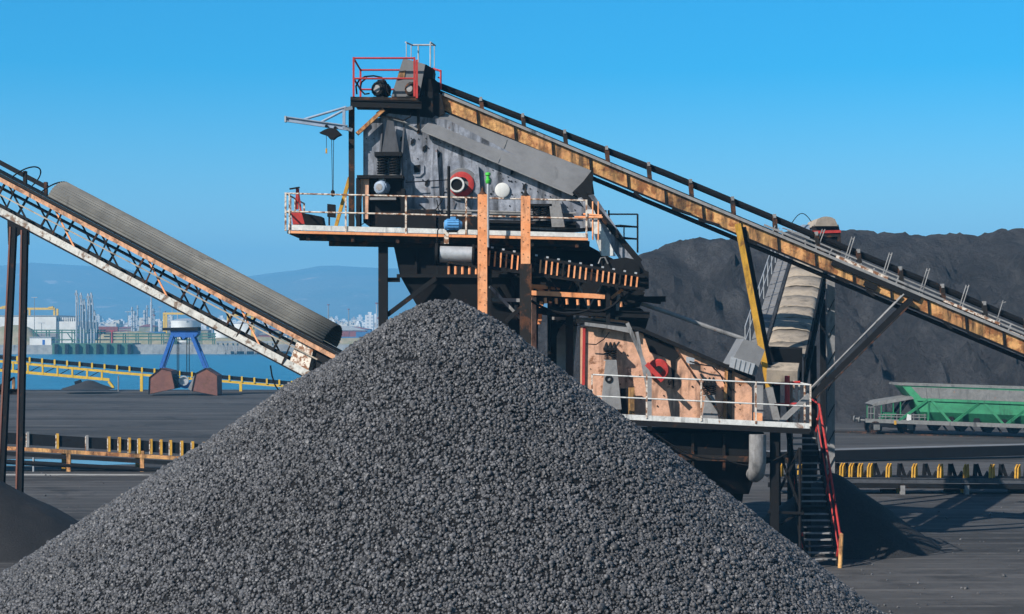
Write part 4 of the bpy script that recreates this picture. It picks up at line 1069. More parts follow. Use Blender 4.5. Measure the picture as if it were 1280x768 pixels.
# ------------------------------------------------------------------ left conveyor with corrugated cover
def left_conveyor():
    t = thing('covered_conveyor', 'inclined truss conveyor under a long corrugated grey half round cover at left', 'conveyor', (P(200, 0, 64).x, 64, 0))
    def YY(x): return 66.5 - x * .0125
    def L(x, dy): y = 218.5 + x * .5315 + dy; return P(x, y, YY(x))
    x0, x1 = -170, 520
    a = (L(x1, 0) - L(x0, 0)).normalized(); s = Vector((0, 1, 0)); s = (s - a * s.dot(a)).normalized(); u = a.cross(s) * -1
    if u.z < 0: u = -u
    W = 1.75; D = -s if s.y < 0 else s; D = Vector((D.x, D.y, D.z)) * W
    hgt = 45
    for k, off in enumerate((Vector((0, 0, 0)), D)):
        tr = MB().beam(L(x0, 0) + off, L(x1, 0) + off, .12, .10, u).build('top_chord', M['black'], t)
        MB().beam(L(x0, 6) + off, L(x1, 6) + off, .06, .16, u).build('top_angle', M['yrust2'] if k == 0 else M['black'], tr)
        bc = MB().beam(L(x0, hgt + 1) + off, L(386, hgt - .5) + off, .10, .25, u).build('bottom_chord', M['chord'] if k == 0 else M['black'], t)
        MB().beam(L(x0, hgt + 7) + off, L(386, hgt + 5.5) + off, .20, .05, u).build('bottom_flange', M['black'], bc)
        xs = list(range(-170, 390, 58))
        for i, x in enumerate(xs):
            mt = M['black'] if (i % 2 or k) else M['orange']
            xb = x - 20
            MB().beam(L(x + 4, 4) + off, L(xb + 6, hgt) + off, .075, .09, YA).build('web_member', M['rustyblack'] if k == 0 else M['black'], t)
            if i < len(xs) - 1:
                MB().beam(L(x + 6, 6) + off, L(x + 32, hgt - 2) + off, .06, .07, YA).build('web_member', mt if k == 0 else M['black'], t)
    MB().beam(L(x0, 27) - D * .05, L(398, 20) - D * .05, .03, .05, u).build('hand_rail', M['tan'], t)
    for x in range(-150, 385, 58):
        MB().beam(L(x, -2) - D * .06, L(x - 18, hgt + 4) - D * .06, .05, .07, YA).build('outer_strut', M['rustyblack'], t)
    for x in range(-160, 385, 58):
        MB().beam(L(x, hgt - 2), L(x, hgt - 2) + D, .06, .08).build('cross_member', M['black'], t)
        MB().beam(L(x, 8), L(x + 20, 8) + D, .06, .06).build('cross_member', M['black'], t)
    b = MB(); b.beam(L(x0, -3) + D * .5, L(x1, -3) + D * .5, W * .75, .04, u); b.build('belt', M['black2'], t)
    b = MB(); b.beam(L(x0, 18) + D * .5, L(x1, 18) + D * .5, W * .7, .03, u); b.build('return_belt', M['black2'], t)
    # belt edge guard beyond the cover
    b = MB(); b.beam(L(x0, -14) + D * .3, L(50, -14) + D * .3, .08, .18, u); b.build('guard_plate', M['black2'], t)
    # corrugated half-round cover
    b = MB(); V = []; n = 168; r = .66
    c0 = L(56, -3) + D * .5; c1 = L(400, -3) + D * .5
    K = 9
    for j in range(K):
        c = c0.lerp(c1, j / (K - 1))
        for i in range(n + 1):
            th = math.pi * (-.06 + 1.12 * i / n); rr = r * (1.0 + .028 * math.sin(i / n * math.pi * 2 * 21))
            V.append(c + D.normalized() * (-rr * 1.05 * math.cos(th)) + u * (rr * math.sin(th) + .16) + a * (.0))
    b.add(V, [(j * (n + 1) + i, j * (n + 1) + i + 1, (j + 1) * (n + 1) + i + 1, (j + 1) * (n + 1) + i) for j in range(K - 1) for i in range(n)])
    cv = b.build('cover', M['corr'], t); cv.data.shade_smooth()
    sm = cv.modifiers.new('thickness', 'SOLIDIFY'); sm.thickness = .012
    for j in ():
        c = c0.lerp(c1, j / 8); b = MB(); b.path([c + D.normalized() * (-.70 * 1.05 * math.cos(math.pi * i / 20)) + u * (.70 * math.sin(math.pi * i / 20) + .15) for i in range(21)], .014, 6); b.build('cover_band', M['corr'], cv)
    # hoops where the cover is missing
    for x in (8, 44):
        c = L(x + 4, -4) + D * .5
        b = MB(); b.path([c + D.normalized() * (-.72 * math.cos(math.pi * i / 16)) + u * (.78 * math.sin(math.pi * i / 16)) + a * (.35 * math.sin(math.pi * i / 16)) for i in range(17)], .028, 6); b.build('hoop', M['black'], t)
    for x in (-120, -60, 22, 48):
        MB().beam(L(x, -2) + D * .3, L(x, -20) + D * .3, .12, .2, YA).build('guard_bracket', M['rustyblack'], t)
    for k in range(12):
        x = 66 + k * 28; MB().beam(L(x, -1) - D * .03, L(x + 14, -1) - D * .03, .08, .03, u).build('clip', M['galv'], t)
    # tail end
    b = MB(); b.prism([L(372, 8) , L(392, 8), L(384, hgt + 2), L(362, hgt - 4)], D); b.build('tail_plate', M['wrust'], t)
    b = MB(); b.prism([L(394, 6) + D * .05, L(416, 4) + D * .05, L(410, 26) + D * .05, L(394, hgt - 4) + D * .05], D * .9); b.build('tail_box', M['black'], t)
    b = MB(); b.tube(L(512, 8), L(512, 8) + D, .36, n=20); b.build('tail_pulley', M['black2'], t)
    for x in (430, 505):
        for off in (Vector((0, 0, 0)), D):
            q = L(x, 6) + off; MB().ibeam(q, (q.x, q.y, 0), .2, .2, YA).build('leg', M['black'], t)
    # hanging hose
    q = [P(338, 457, 62.2), P(340, 470, 62.2), P(344, 482, 62.2), P(349, 489, 62.2), P(352, 486, 62.2)]
    MB().path(q, .03).build('hose', M['black2'], t)
    # trestle
    tops = (P(17, 284, 65.6), P(31, 288, 65.6)); feet = (P(0, 640, 65.6), P(24, 640, 65.6))
    for off in (Vector((0, 0, 0)),):
        for tp_, ft in zip(tops, feet):
            q = Vector(ft); d = (ft - tp_).normalized(); q = tp_ + d * ((tp_.z + .05) / -d.z)
            lg = MB().ibeam(tp_ + off, q + off, .24, .28, YA, .045).build('trestle_leg', M['black'], t)
            MB().beam(tp_ + off + Vector((-.09, -.16, 0)), q + off + Vector((-.09, -.16, 0)), .06, .02, YA).build('leg_lit_strip', M['brown'], lg)  # brown strip paints the sunlit left edge onto the black leg
        b = MB(); b.pp([(9, 274), (36, 288), (36, 306), (31, 306), (30, 298), (24, 293), (19, 297), (17, 312), (10, 306)], 65.5 + off.y, 65.62 + off.y); b.build('gusset', M['black'], t)
        MB().ibeam(P(-60, 489, 65.6) + off, P(27, 490, 65.6) + off, .2, .22, Z).build('trestle_beam', M['black'], t)
        MB().ibeam(P(-60, 250, 65.6) + off, P(-64, 640, 65.6) + off, .2, .22, YA).build('trestle_leg', M['rustyblack'], t)
        MB().beam(P(-4, 487, 65.6) + off, P(18, 472, 65.6) + off, .07, .09, YA).build('trestle_brace', M['black'], t)
left_conveyor()

# ------------------------------------------------------------------ low yard conveyors
def yard_left():
    Y = 95.0
    t = thing('yard_conveyor', 'low black belted yard conveyor with ochre idler frames left of the pile', 'conveyor', (P(120, 0, Y).x, Y, 0))
    def top(x): return 540.5 + x * .058
    x0, x1 = -260, 430
    MB().prism([P(x0, top(x0), Y), P(x1, top(x1), Y), P(x1, top(x1) + 14, Y), P(x0, top(x0) + 14, Y)], (0, .05, 0)).build('belt_skirt', M['black2'], t)
    MB().prism([P(x0, top(x0) + 3, Y + .05), P(x1, top(x1) + 3, Y + .05), P(x1, top(x1) + 5, Y + .05), P(x0, top(x0) + 5, Y + .05)], (0, 1.3, 0)).build('belt', M['black2'], t)
    for off in (0, 1.3):
        MB().beam(P(x0, top(x0) + 19.5, Y + off - .06), P(x1, top(x1) + 19.5, Y + off - .06), .12, m(4.5, Y), Z).build('stringer', M['yrust'], t)
        MB().beam(P(x0, top(x0) + 26, Y + off), P(x1, top(x1) + 26, Y + off), .14, m(5, Y), Z).build('lower_rail', M['black'], t)
        MB().tube(P(x0, top(x0) + 37, Y + off), P(x1, top(x1) + 36, Y + off), .14).build('service_pipe', M['black2'], t)
    fx = [-140, -100, -68, -36, -4, 35, 72, 109, 136.5, 149.5, 162, 174, 189, 201.5, 213.5, 227.5, 241, 255, 269, 283, 297, 311, 325]
    for i, x in enumerate(fx):
        grey = x in (35, 109)
        fr = MB().beam(P(x, top(x) - 2.5, Y - .08), P(x, top(x) + 16.5, Y - .08), .16, .10, YA).build('idler_frame', M['dusty'] if grey else M['yellow'], t)
        MB().beam(P(x - 1.9, top(x) - 1, Y - .1), P(x - 1.9, top(x) + 16.5, Y - .1), .05, .08, YA).build('frame_edge', M['wrust'], fr)
    for x in (-110, -12, 86, 178, 270):
        for d, mt in ((0, 'yrust'), (-6, 'yellow')):
            p = P(x + d, 562 + .01 * x, Y + (0 if d == 0 else 1.2)); MB().ibeam(p, (p.x, p.y, 0), .22, .2, YA).build('leg', M[mt], t)
    p = P(42, 568, Y); MB().tube(p, (p.x, p.y, 0), .06).build('leg', M['galv'], t)
yard_left()

def yard_right():
    Y = 82.0
    t = thing('yard_conveyor', 'low yard conveyor with yellow and black pointed idler frames at right', 'conveyor', (P(1160, 0, Y).x, Y, 0))
    def top(x): return 597 + (x - 1060) * .008
    x0, x1 = 960, 1400
    for off in (0, 1.25):
        MB().ibeam(P(x0, top(x0) + 3, Y + off), P(x1, top(x1) + 3, Y + off), .12, m(6, Y)).build('stringer', M['rib'], t)
        MB().beam(P(x0, top(x0) + 10, Y + off), P(x1, top(x1) + 10, Y + off), .14, m(6, Y)).build('lower_rail', M['black'], t)
    MB().prism([P(x0, top(x0) - 1, Y + .1), P(x1, top(x1) - 1, Y + .1), P(x1, top(x1) + 1, Y + .1), P(x0, top(x0) + 1, Y + .1)], (0, 1.1, 0)).build('belt', M['black2'], t)
    def frame(x, mt):
        b = MB()
        if mt == 'yellow':
            for d in (-1.6, 1.6): b.path([P(x + d - .8, top(x) - .5, Y + .1), P(x + d - .4, top(x) - 13, Y + .1), P(x + d + 1.2, top(x) - 17.5, Y + .14), P(x + d + 1.8, top(x) - .5, Y + .3)], .05, 6)
            o = b.build('idler_frame', M['yellow'], t)
            MB().pp([(x - 9, top(x)), (x - 4, top(x) - 9), (x - 2, top(x))], Y + .6, Y + .9).build('frame_foot', M['black'], o)
        else:
            b.beam(P(x - 3.5, top(x), Y + 1.1), P(x - 2, top(x) - 18, Y + 1.1), .20, .1, YA).beam(P(x + 5, top(x), Y + 1.1), P(x - 1, top(x) - 18, Y + 1.1), .15, .1, YA)
            b.build('idler_frame', M['black2'], t)
    for x in (975, 1000, 1052.5, 1064, 1075, 1087): frame(x, 'yellow')
    for k in range(10): frame(1110.5 + k * 32.2, 'yellow')
    for x in (1048, 1059, 1071): frame(x, 'black')
    for k in range(10): frame(1095 + k * 31.7, 'black')
    for x in (1128, 1208, 1288):
        for d, mt in ((0, 'dusty'), (-5, 'yellow')):
            p = P(x + d, 607, Y + (0 if d == 0 else .8)); MB().ibeam(p, (p.x, p.y, 0), .22, .2, YA).build('leg', M[mt], t)
        p = P(x - 14, 612, Y + 1.0); MB().box((p.x - .5, Y + .8, 0), (p.x + .5, Y + 1.25, p.z)).build('footing', M['black'], t)
yard_right()

def long_pipe():
    t = MB(); a = P(960, 577, 101); c = P(1420, 555, 107); a.z = .35; c.z = .55
    t.beam(a, c, .9, .62)
    o = t.build('belt_line', M['black2'], base=(a.x, a.y, 0)); tag(o, 'long low black belt line lying across the yard below the wagon', 'belt')
    tp = MB().beam(a + Z * .33 + YA * .1, c + Z * .33 + YA * .1, .95, .03).build('top_cover', M['hood'], o)
long_pipe()

sheet('puddle', [(P(x, 0, Y).x, Y) for x, Y in ((-90, 100), (-60, 103.5), (60, 104), (110, 103), (176, 101.6), (182, 100.2), (120, 99.4), (40, 98.8))], .006, M['puddle'])
sheet('puddle', [(P(x, 0, Y).x, Y) for x, Y in ((1268, 78.3), (1276, 78.9), (1286, 78.6), (1280, 77.9))], .006, M['puddle'])
# concrete strip along the left yard conveyor
sheet('path', [(-70, 92.8), (-17.5, 92.4), (-17.5, 93.3), (-70, 93.9)], .004, M['concrete'])

# ------------------------------------------------------------------ yellow quay conveyor
def quay_conveyor():
    Y = 215.0
    t = thing('quay_conveyor', 'yellow lattice conveyor with black belt guard along the quay edge', 'conveyor', (P(180, 0, Y).x, Y, 0))
    def top(x): return 444 + x * .0905
    x0, x1 = -160, 430
    MB().prism([P(x0, top(x0), Y), P(x1, top(x1), Y), P(x1, top(x1) + 4.8, Y), P(x0, top(x0) + 4.8, Y)], (0, .1, 0)).build('belt_guard', M['black2'], t)
    k = 0; x = -150
    while x < 425:
        MB().beam(P(x, top(x) - .8, Y - .12), P(x, top(x) + 6, Y - .12), .22, .2, YA).build('guard_bracket', M['yfar'], t); x += 15.6
    for off in (0, 1.6):
        MB().beam(P(x0, top(x0) + 7, Y + off), P(137, top(137) + 8.5, Y + off), .2, .30).build('top_chord', M['yfar'], t)
        MB().beam(P(x0, top(x0) + 19.5, Y + off), P(137, top(137) + 18.5, Y + off), .2, .35).build('bottom_chord', M['yfar'], t)
        x = -150
        while x < 138:
            MB().beam(P(x, top(x) + 7, Y + off), P(x, top(x) + 20, Y + off), .22, .25, YA).build('web_post', M['yfar'], t)
            if x < 120: MB().beam(P(x, top(x) + 19, Y + off), P(x + 18.5, top(x) + 9, Y + off), .1, .1, YA).build('web_brace', M['black'], t)
            x += 18.5
        MB().beam(P(137, top(137) + 9, Y + off), P(x1, top(x1) + 6, Y + off), .2, .3).build('pipe_rail', M['yfar'], t)
    for x in (-120, -20, 177, 248, 301, 360, 415):
        for off in (0, 1.6):
            p = P(x, top(x) + 8, Y + off); MB().beam(p, (p.x, p.y, 0), .34, .3, YA).build('leg', M['yfar'], t)
    p = P(97, 476, Y); MB().beam(p, P(99, 482, Y), .8, .5, YA).build('drive_box', M['black'], t)
    p = P(148, 470, Y); MB().tube(p, (p.x, p.y, 0), .08).build('leg', M['dusty'], t)
    MB().beam(P(136, 477, Y), P(142, 485, Y), .3, .4, YA).build('spout', M['yfar'], t)
quay_conveyor()
def rail_stub():
    t = thing('guard_frame', 'small rusty guard frame beside the trestle near the quay', 'frame', (P(10, 0, 205).x, 205, 0))
    p = P(17, 472, 205); MB().beam(p, (p.x, 205, 0), .3, .3, YA).build('post', M['yrust'], t)
    MB().beam(P(0, 482, 205), P(17.5, 472, 205), .2, .25, YA).build('rail', M['black'], t)
    q = P(0, 482, 205); MB().beam(q, (q.x, 205, 0), .3, .3, YA).build('post', M['black'], t)
rail_stub()

# ------------------------------------------------------------------ grab bucket
def grab():
    Y = 203.0
    t = thing('clamshell_grab', 'open clamshell grab with blue arms and rusty bucket halves standing by the quay', 'grab', (P(229, 0, Y).x, Y, 0))
    hd = MB().pp([(212, 412), (247, 411), (247, 418), (243, 422), (232, 422), (229, 425), (226, 421), (215, 422)], Y - .9, Y + .9).build('head_frame', M['blue'], t)
    MB().pp([(203, 410), (247, 409), (247, 413.5), (203, 413.5)], Y - 1.1, Y + 1.1).build('head_plate', M['black'], hd)
    MB().tube(P(229, 422, Y - .5), P(229, 422, Y + .5), .35, n=16).build('sheave', M['black'], hd)
    for a, c in (((217, 419), (202.5, 460)), ((241, 419), (258, 460))):
        for dy in (-.75, .75):
            MB().beam(P(*a, Y) + YA * dy, P(*c, Y) + YA * dy, .38, .42, YA).build('arm', M['blue'], t)
    L = [(200.6, 460.5), (214, 463.6), (218.6, 486), (185.8, 493), (186.6, 472)]
    Rr = [(257, 460.5), (244, 467), (239.5, 489), (272, 495), (271.5, 469.5)]
    for pts, inn in ((L, [(213, 464), (222, 480), (219, 486)]), (Rr, [(244, 467), (235, 486), (239.5, 489)])):
        bk = MB().pp(pts, Y - 1.6, Y + 1.6).build('bucket', M['brown'], t)
        MB().pp(inn, Y - 1.4, Y + 1.4).build('bucket_mouth', M['black'] if pts is L else M['dusty'], bk)
        b = MB()
        for i in range(len(pts)):
            b.beam(P(*pts[i], Y - 1.63), P(*pts[(i + 1) % len(pts)], Y - 1.63), .06, .16, YA)
        b.build('bucket_edge', M['rustyblack'], bk)
    b = MB(); b.pp([(214, 470), (222, 478), (238, 478), (243, 470), (240, 482), (232, 486), (224, 484)], Y - .5, Y + .5); b.build('lower_block', M['blue'], t)
    MB().lathe(P(230, 476, Y - .55), -YA, [(0, m(6.2, Y)), (.25, m(6.2, Y)), (.25, m(4.6, Y)), (.05, m(4.4, Y)), (.05, 0)], 18).build('lower_sheave', M['galv'], t)
    for x in (221.5, 223.5, 233.5, 236.5): MB().tube(P(x, 420, Y - .2), P(x, 474, Y - .2), .05, n=6).build('rope', M['black'], t)
    for a, c in (((242, 424), (256, 459)), ((216, 424), (205, 459))): MB().tube(P(*a, Y - .3), P(*c, Y - .3), .05, n=6).build('rope', M['black'], t)
grab()

# ------------------------------------------------------------------ green hopper wagon
def wagon():
    t = thing('hopper_wagon', 'green bogie hopper wagon with pale weathered top parked before the heap', 'wagon', (P(1220, 0, 126).x, 126, 0))
    def YY(x): return 129 - (x - 1075) * .028
    def W(x, y, dy=0): return P(x, y, YY(x)) + YA * dy
    sl_ = lambda x: (x - 1100) * .036           # image drop towards the right
    XE = 1395; Wd = 2.7
    fr = MB().prism([W(1082, 524 + sl_(1082)), W(XE, 524 + sl_(XE)), W(XE, 529 + sl_(XE)), W(1082, 529 + sl_(1082))], (0, .12, 0)).build('frame', M['wag'], t)
    MB().prism([W(1082, 525 + sl_(1082), .13), W(XE, 525 + sl_(XE), .13), W(XE, 528 + sl_(XE), .13), W(1082, 528 + sl_(1082), .13)], (0, Wd, 0)).build('floor', M['black'], fr)
    b = MB()
    for dy in (.4, 2.3): b.tube(W(1083, 526, dy), W(1076, 525.5, dy), .09).tube(W(1076.5, 525.5, dy), W(1075, 525.4, dy), .24, n=14)
    b.build('buffer', M['wag'], t)
    # hopper body: sloped end, straight upper side, tapering lower side
    b = MB()
    def ringp(xa, y, inset): return [W(xa, y + sl_(xa), inset), W(XE - 8, y + sl_(XE), inset), W(XE - 8, y + sl_(XE), Wd - inset), W(xa, y + sl_(xa), Wd - inset)]
    r0 = ringp(1127, 481, .0); r1 = ringp(1142, 498, .0); r2 = ringp(1150, 513, .0); r3 = ringp(1158, 526, .75)
    b.hexa(r1 + r0); b.hexa(r2 + r1); b.hexa(r3 + r2); bd = b.build('hopper', M['green'], t, smooth=False)
    b = MB(); b.prism([W(1139, 482.5 + sl_(1139), -.03), W(XE - 8, 482 + sl_(XE), -.03), W(XE - 8, 496 + sl_(XE), -.03), W(1152, 496 + sl_(1152), -.03)], (0, .025, 0)); tb = b.build('top_panel', M['wag'], bd)
    b = MB()
    for x in (1157, 1173, 1207, 1241, 1275, 1310, 1345): b.beam(W(x, 482 + sl_(x), -.06), W(x + 1.5, 497 + sl_(x), -.06), .07, .05, YA)
    b.beam(W(1122, 480.5, -.05), W(XE, 480.5 + sl_(XE) * .8, -.05), .1, .14, Z); b.beam(W(1122, 480.5, Wd + .05), W(XE, 480.5 + sl_(XE) * .8, Wd + .05), .1, .14, Z)
    b.beam(W(1122, 480.5, -.05), W(1122, 480.5, Wd), .1, .14, Z)
    b.build('top_rim', M['wag'], bd)
    MB().beam(W(1146, 498 + sl_(1146), -.06), W(XE, 498 + sl_(XE), -.06), .14, .16, Z).build('side_rail', M['green'], bd)
    for x0_, x1_ in ((1159, 1124), (1164, 1188), (1225, 1192), (1229, 1254), (1291, 1258), (1295, 1320), (1357, 1324)):
        MB().beam(W(x0_, 498 + sl_(x0_), -.1), W(x1_, 525 + sl_(x1_), -.02), .18, .14, YA).build('diagonal_brace', M['green'], t)
    MB().beam(W(1161, 499 + sl_(1161), -.06), W(1160, 525 + sl_(1160), -.02), .12, .1, YA).build('upright', M['green'], t)
    for x in (1190, 1222, 1256, 1290, 1323):
        MB().prism([W(x - 1, 513 + sl_(x), .2), W(x + 2, 513 + sl_(x), .2), W(x + 5, 527 + sl_(x), .3), W(x - 5, 527 + sl_(x), .3)], (0, .1, 0)).build('bay_gap', M['black'], t)
    for x in (1172, 1206, 1240, 1273, 1306):
        MB().prism([W(x - 7, 529 + sl_(x), .7), W(x + 9, 529 + sl_(x), .7), W(x + 3, 537 + sl_(x), .9), W(x - 2, 537 + sl_(x), .9)], (0, 1.2, 0)).build('discharge_chute', M['black'], t)
        MB().beam(W(x + 8, 529 + sl_(x), .3), W(x + 14, 537 + sl_(x), .4), .12, .12, YA).build('chute_lever', M['black'], t)
    # end platform with roof
    rf = MB().prism([W(1090, 506), W(1098, 502), W(1146, 494.5), W(1150, 497), W(1144, 498.5), W(1092, 508)], (0, Wd, 0)).build('end_roof', M['wag'], t)
    b = MB()
    for x, y in ((1093, 508), (1102, 505.5), (1117, 503), (1126, 501)):
        for dy in (.1, Wd - .1): b.beam(W(x, y, dy), W(x, 525, dy), .08, .08, YA)
    b.build('roof_post', M['green'], rf)
    MB().beam(W(1138, 500, .5), W(1120, 524, .5), .2, .2, YA).beam(W(1138, 500, 2.1), W(1120, 524, 2.1), .2, .2, YA).build('end_strut', M['black'], t)
    b = MB()
    for x in (1085, 1088.5, 1093): b.beam(W(x, 509, .0), W(x, 525, .0), .06, .06, YA)
    for y in (509, 517): b.beam(W(1085, y, .0), W(1093, y, .0), .06, .06)
    for y in (518, 521): b.beam(W(1098, y, 0), W(1158, y + 1, 0), .06, .06)
    for x in range(1100, 1158, 7): b.beam(W(x, 517.5, 0), W(x, 525.5, 0), .06, .06, YA)
    b.build('end_railing', M['wag'], t)
    MB().pp([(1134, 518), (1139, 518), (1139, 526), (1134, 526)], YY(1136) - .1, YY(1136) + .3).build('brake_cabinet', M['whitewall'], t)
    MB().pp([(1107, 516), (1130, 517), (1128, 525), (1104, 525)], YY(1115) + .4, YY(1115) + 2).build('end_tank', M['green'], t)
    MB().pp([(1118, 526), (1120.5, 526), (1120.5, 531), (1118, 531)], YY(1119) - .12, YY(1119) - .02).build('marker_plate', M['yellow'], t)
    # bogies
    for xc in (1117, 1352):
        Yc = YY(xc); zc = .5
        px = (xc - CX) * Yc / F
        bg_ = MB().box((px - 1.7, Yc + .12, .55), (px + 1.7, Yc + .3, .85)).box((px - 1.7, Yc + 2.3, .55), (px + 1.7, Yc + 2.48, .85)).box((px - .3, Yc + .2, .5), (px + .3, Yc + 2.4, .95)).build('bogie', M['black'], t)
        for dx in (-1.25, 1.25):
            for dy in (.36, 2.1):
                MB().lathe((px + dx, Yc + dy, .47), YA, [(0, 0), (0, .36), (.02, .36), (.02, .46), (.12, .46), (.12, .5), (.15, .5), (.15, 0)], 24).build('wheel', M['rustyblack'], bg_)
            MB().box((px + dx - .22, Yc - .02, .35), (px + dx + .22, Yc + .14, .75)).build('axle_box', M['wag'], bg_)
    return t
wagon()
def track():
    b = MB()
    for dy in (.52, 2.02):
        a = P(700, 0, 139.5 ) ; 
        p = Vector(((1000 - CX) * 131.1 / F, 131.1 + dy - .15, .02)); q = Vector(((1480 - CX) * 117.66 / F, 117.66 + dy - .15, .02))
        b.beam(p, q, .07, .14)
    tag(b.build('railway_track', M['rustyblack']), kind='structure')
track()

# ------------------------------------------------------------------ far side of the harbour
def far_side():
    # pier
    t = thing('pier', 'long concrete pier wall with dark fender faces across the harbour', 'pier', P(150, 443, 648))
    b = MB(); Y = 648; b.box((P(-300, 0, Y).x, Y, -4), (P(66, 0, Y).x, Y + 14, 1.4)); b.build('pale_wall', M['concrete'], t)
    b = MB(); b.box((P(66, 0, Y).x + .01, Y - 1, -4), (P(166, 0, Y).x, Y + 14, 2.1)); b.build('fender_wall', M['dkgreen'], t)
    b = MB(); b.box((P(166, 0, Y).x + .01, Y + .5, -4), (P(620, 0, Y).x, Y + 14, 1.6)); b.build('long_wall', M['concrete'], t)
    for k in range(8):
        x = 70 + k * 13; MB().box((P(x, 0, Y).x, Y - 2.2, -2.5), (P(x + 4, 0, Y).x, Y - 1.02, 1.8)).build('fender', M['black'], t)
    # timber jetty trestle at right
    t = thing('jetty', 'piled jetty on many slim legs at the right end of the pier', 'jetty', P(290, 443, 640))
    Y = 640
    MB().box((P(270, 0, Y).x, Y, 2.2), (P(345, 0, Y).x, Y + 5, 3.0)).build('deck', M['concrete'], t)
    for k in range(12):
        x = 272 + k * 6.2; p = P(x, 430, Y); MB().beam((p.x, Y + 1, 2.3), (p.x + (1.2 if k % 2 else -1.0), Y + 1, -3), .5, .5, YA).build('pile', M['concrete'], t)
    # earth banks
    def bank(x0, x1, Y, h, lab):
        b = MB(); V = []; n = 40
        for j in range(6):
            for i in range(n):
                f = i / (n - 1); X = P(x0 + (x1 - x0) * f, 0, Y).x
                e = min(1, f * 9, (1 - f) * 9); z = .8 + h * e * (0, .75, 1, 1, .7, 0)[j] * (1 + .18 * fbm(X, j * 3, .06, 4, 3))
                V.append((X, Y + j * 4, z))
        b.add(V, [(j * n + i, j * n + i + 1, (j + 1) * n + i + 1, (j + 1) * n + i) for j in range(5) for i in range(n - 1)])
        o = b.build('earth_bank', M['bank'], base=(P((x0 + x1) / 2, 0, Y).x, Y, .8)); tag(o, lab, 'earth bank')
    bank(110, 218, 700, 5.2, 'sandy earth bank right of the loading arms')
    bank(-160, 52, 705, 7.5, 'brown earth bank left of the loading arms')
    bank(225, 560, 720, 3.0, 'low earth bank behind the piled jetty')
    # white warehouse
    t = thing('warehouse', 'long white flat roofed warehouse behind the pier', 'warehouse', P(40, 412, 760))
    Y = 760; x0 = P(-80, 0, Y).x; x1 = P(96, 0, Y).x
    MB().box((x0, Y, .8), (P(70, 0, Y).x, Y + 40, H + 15 * Y / F)).box((P(70, 0, Y).x + .1, Y + 1, .8), (x1, Y + 40, H + 8 * Y / F)).build('wall', M['whitewall'], t)
    MB().box((x0 - .4, Y - .4, H + 15 * Y / F), (P(70, 0, Y).x + .4, Y + 40.4, H + 15.6 * Y / F)).build('roof', M['galv'], t)
    for k in range(9):
        x = 71 + k * 2.7; MB().box((P(x, 0, Y).x, Y + 2, H + 8 * Y / F), (P(x + 1.1, 0, Y).x, Y + 6, H + 13 * Y / F)).build('roof_vent', M['whitewall'], t)
    MB().box((P(38, 0, Y).x, Y - .3, 1), (P(70, 0, Y).x, Y - .02, 5.5)).build('door', M['dusty'], t)
    # white cabin on the pier
    t = thing('cabin', 'small white cabin standing on the pier deck', 'cabin', P(50, 430, 655)); Y = 655
    MB().box((P(37, 0, Y).x, Y, 1.4), (P(64, 0, Y).x, Y + 6, H - 12 * Y / F)).build('wall', M['whitewall'], t)
    MB().box((P(36.5, 0, Y).x, Y - .3, H - 12 * Y / F), (P(64.5, 0, Y).x, Y + 6.3, H - 11.3 * Y / F)).build('roof', M['galv'], t)
    MB().box((P(53, 0, Y).x, Y - .06, 1.5), (P(56, 0, Y).x, Y - .01, 3.4)).build('door', M['blue'], t)
    # green pipe rack
    t = thing('pipe_rack', 'dark green pipe rack and walkway along the pier', 'pipe rack', P(120, 432, 656)); Y = 656
    for k in range(15):
        x = 42 + k * 16; b = MB(); zt = H - (3 if x < 130 else 7) * Y / F
        for dy in (0, 4): b.beam((P(x, 0, Y).x, Y + dy, 1.3), (P(x, 0, Y).x, Y + dy, zt), .35, .35, YA)
        b.beam((P(x, 0, Y).x, Y, zt), (P(x, 0, Y).x, Y + 4, zt), .35, .35); b.build('rack_frame', M['dkgreen'], t)
    for (xa, xb, y) in ((40, 132, 413), (40, 132, 416), (130, 270, 417.5), (130, 270, 421), (40, 270, 425)):
        MB().beam(P(xa, y, Y - .2), P(xb, y, Y - .2), .4, .45).build('pipe_run', M['dkgreen'], t)
    for x0_, x1_ in ((84, 92), (92, 100)): MB().beam(P(x0_, 416, Y), P(x1_, 428, Y), .3, .4, YA).build('rack_brace', M['dkgreen'], t)
    # marine loading arms
    grp = 'white loading arms on the pier'
    spec = [(95.5, 363), (101, 366), (105, 374), (110, 367), (114, 366), (118, 388)]
    labs = ['tall straight white loading arm, leftmost of the pier cluster', 'white loading arm with a bent top beside the leftmost one', 'shorter white loading arm in the middle of the pier cluster', 'tall slim white loading arm right of the cluster middle', 'white loading arm with outward knee near the cluster right end', 'low white loading arm at the right end of the pier cluster']
    for (x, yt), lb in zip(spec, labs):
        Y = 652; t = thing('loading_arm', lb, 'loading arm', P(x, 430, Y), grp); p = P(x, yt, Y)
        MB().tube((p.x, Y, 1.4), (p.x, Y, p.z), .32, n=10).build('riser', M['galv'], t)
        MB().path([P(x + .3, yt + 1, Y - .6), P(x + 2.3, yt + 14, Y - .6), P(x + 2.8, min(yt + 44, 416), Y - .6)], .20, 8).build('outer_arm', M['galv'], t)
        MB().tube(P(x, yt + 5, Y - .7), P(x, yt + 5, Y + .7), .7, n=12).build('swivel', M['galv'], t)
        MB().beam(P(x - 1.2, yt + 14, Y - .4), P(x + 1.2, yt + 14, Y - .4), .3, .9).build('counterweight', M['galv'], t)
    # low sheds and port buildings
    rs = random.Random(9); kinds = (('whitewall', 'white'), ('containerblue', 'blue'), ('bank', 'tan'), ('concrete', 'grey'), ('containerred', 'brick red'))
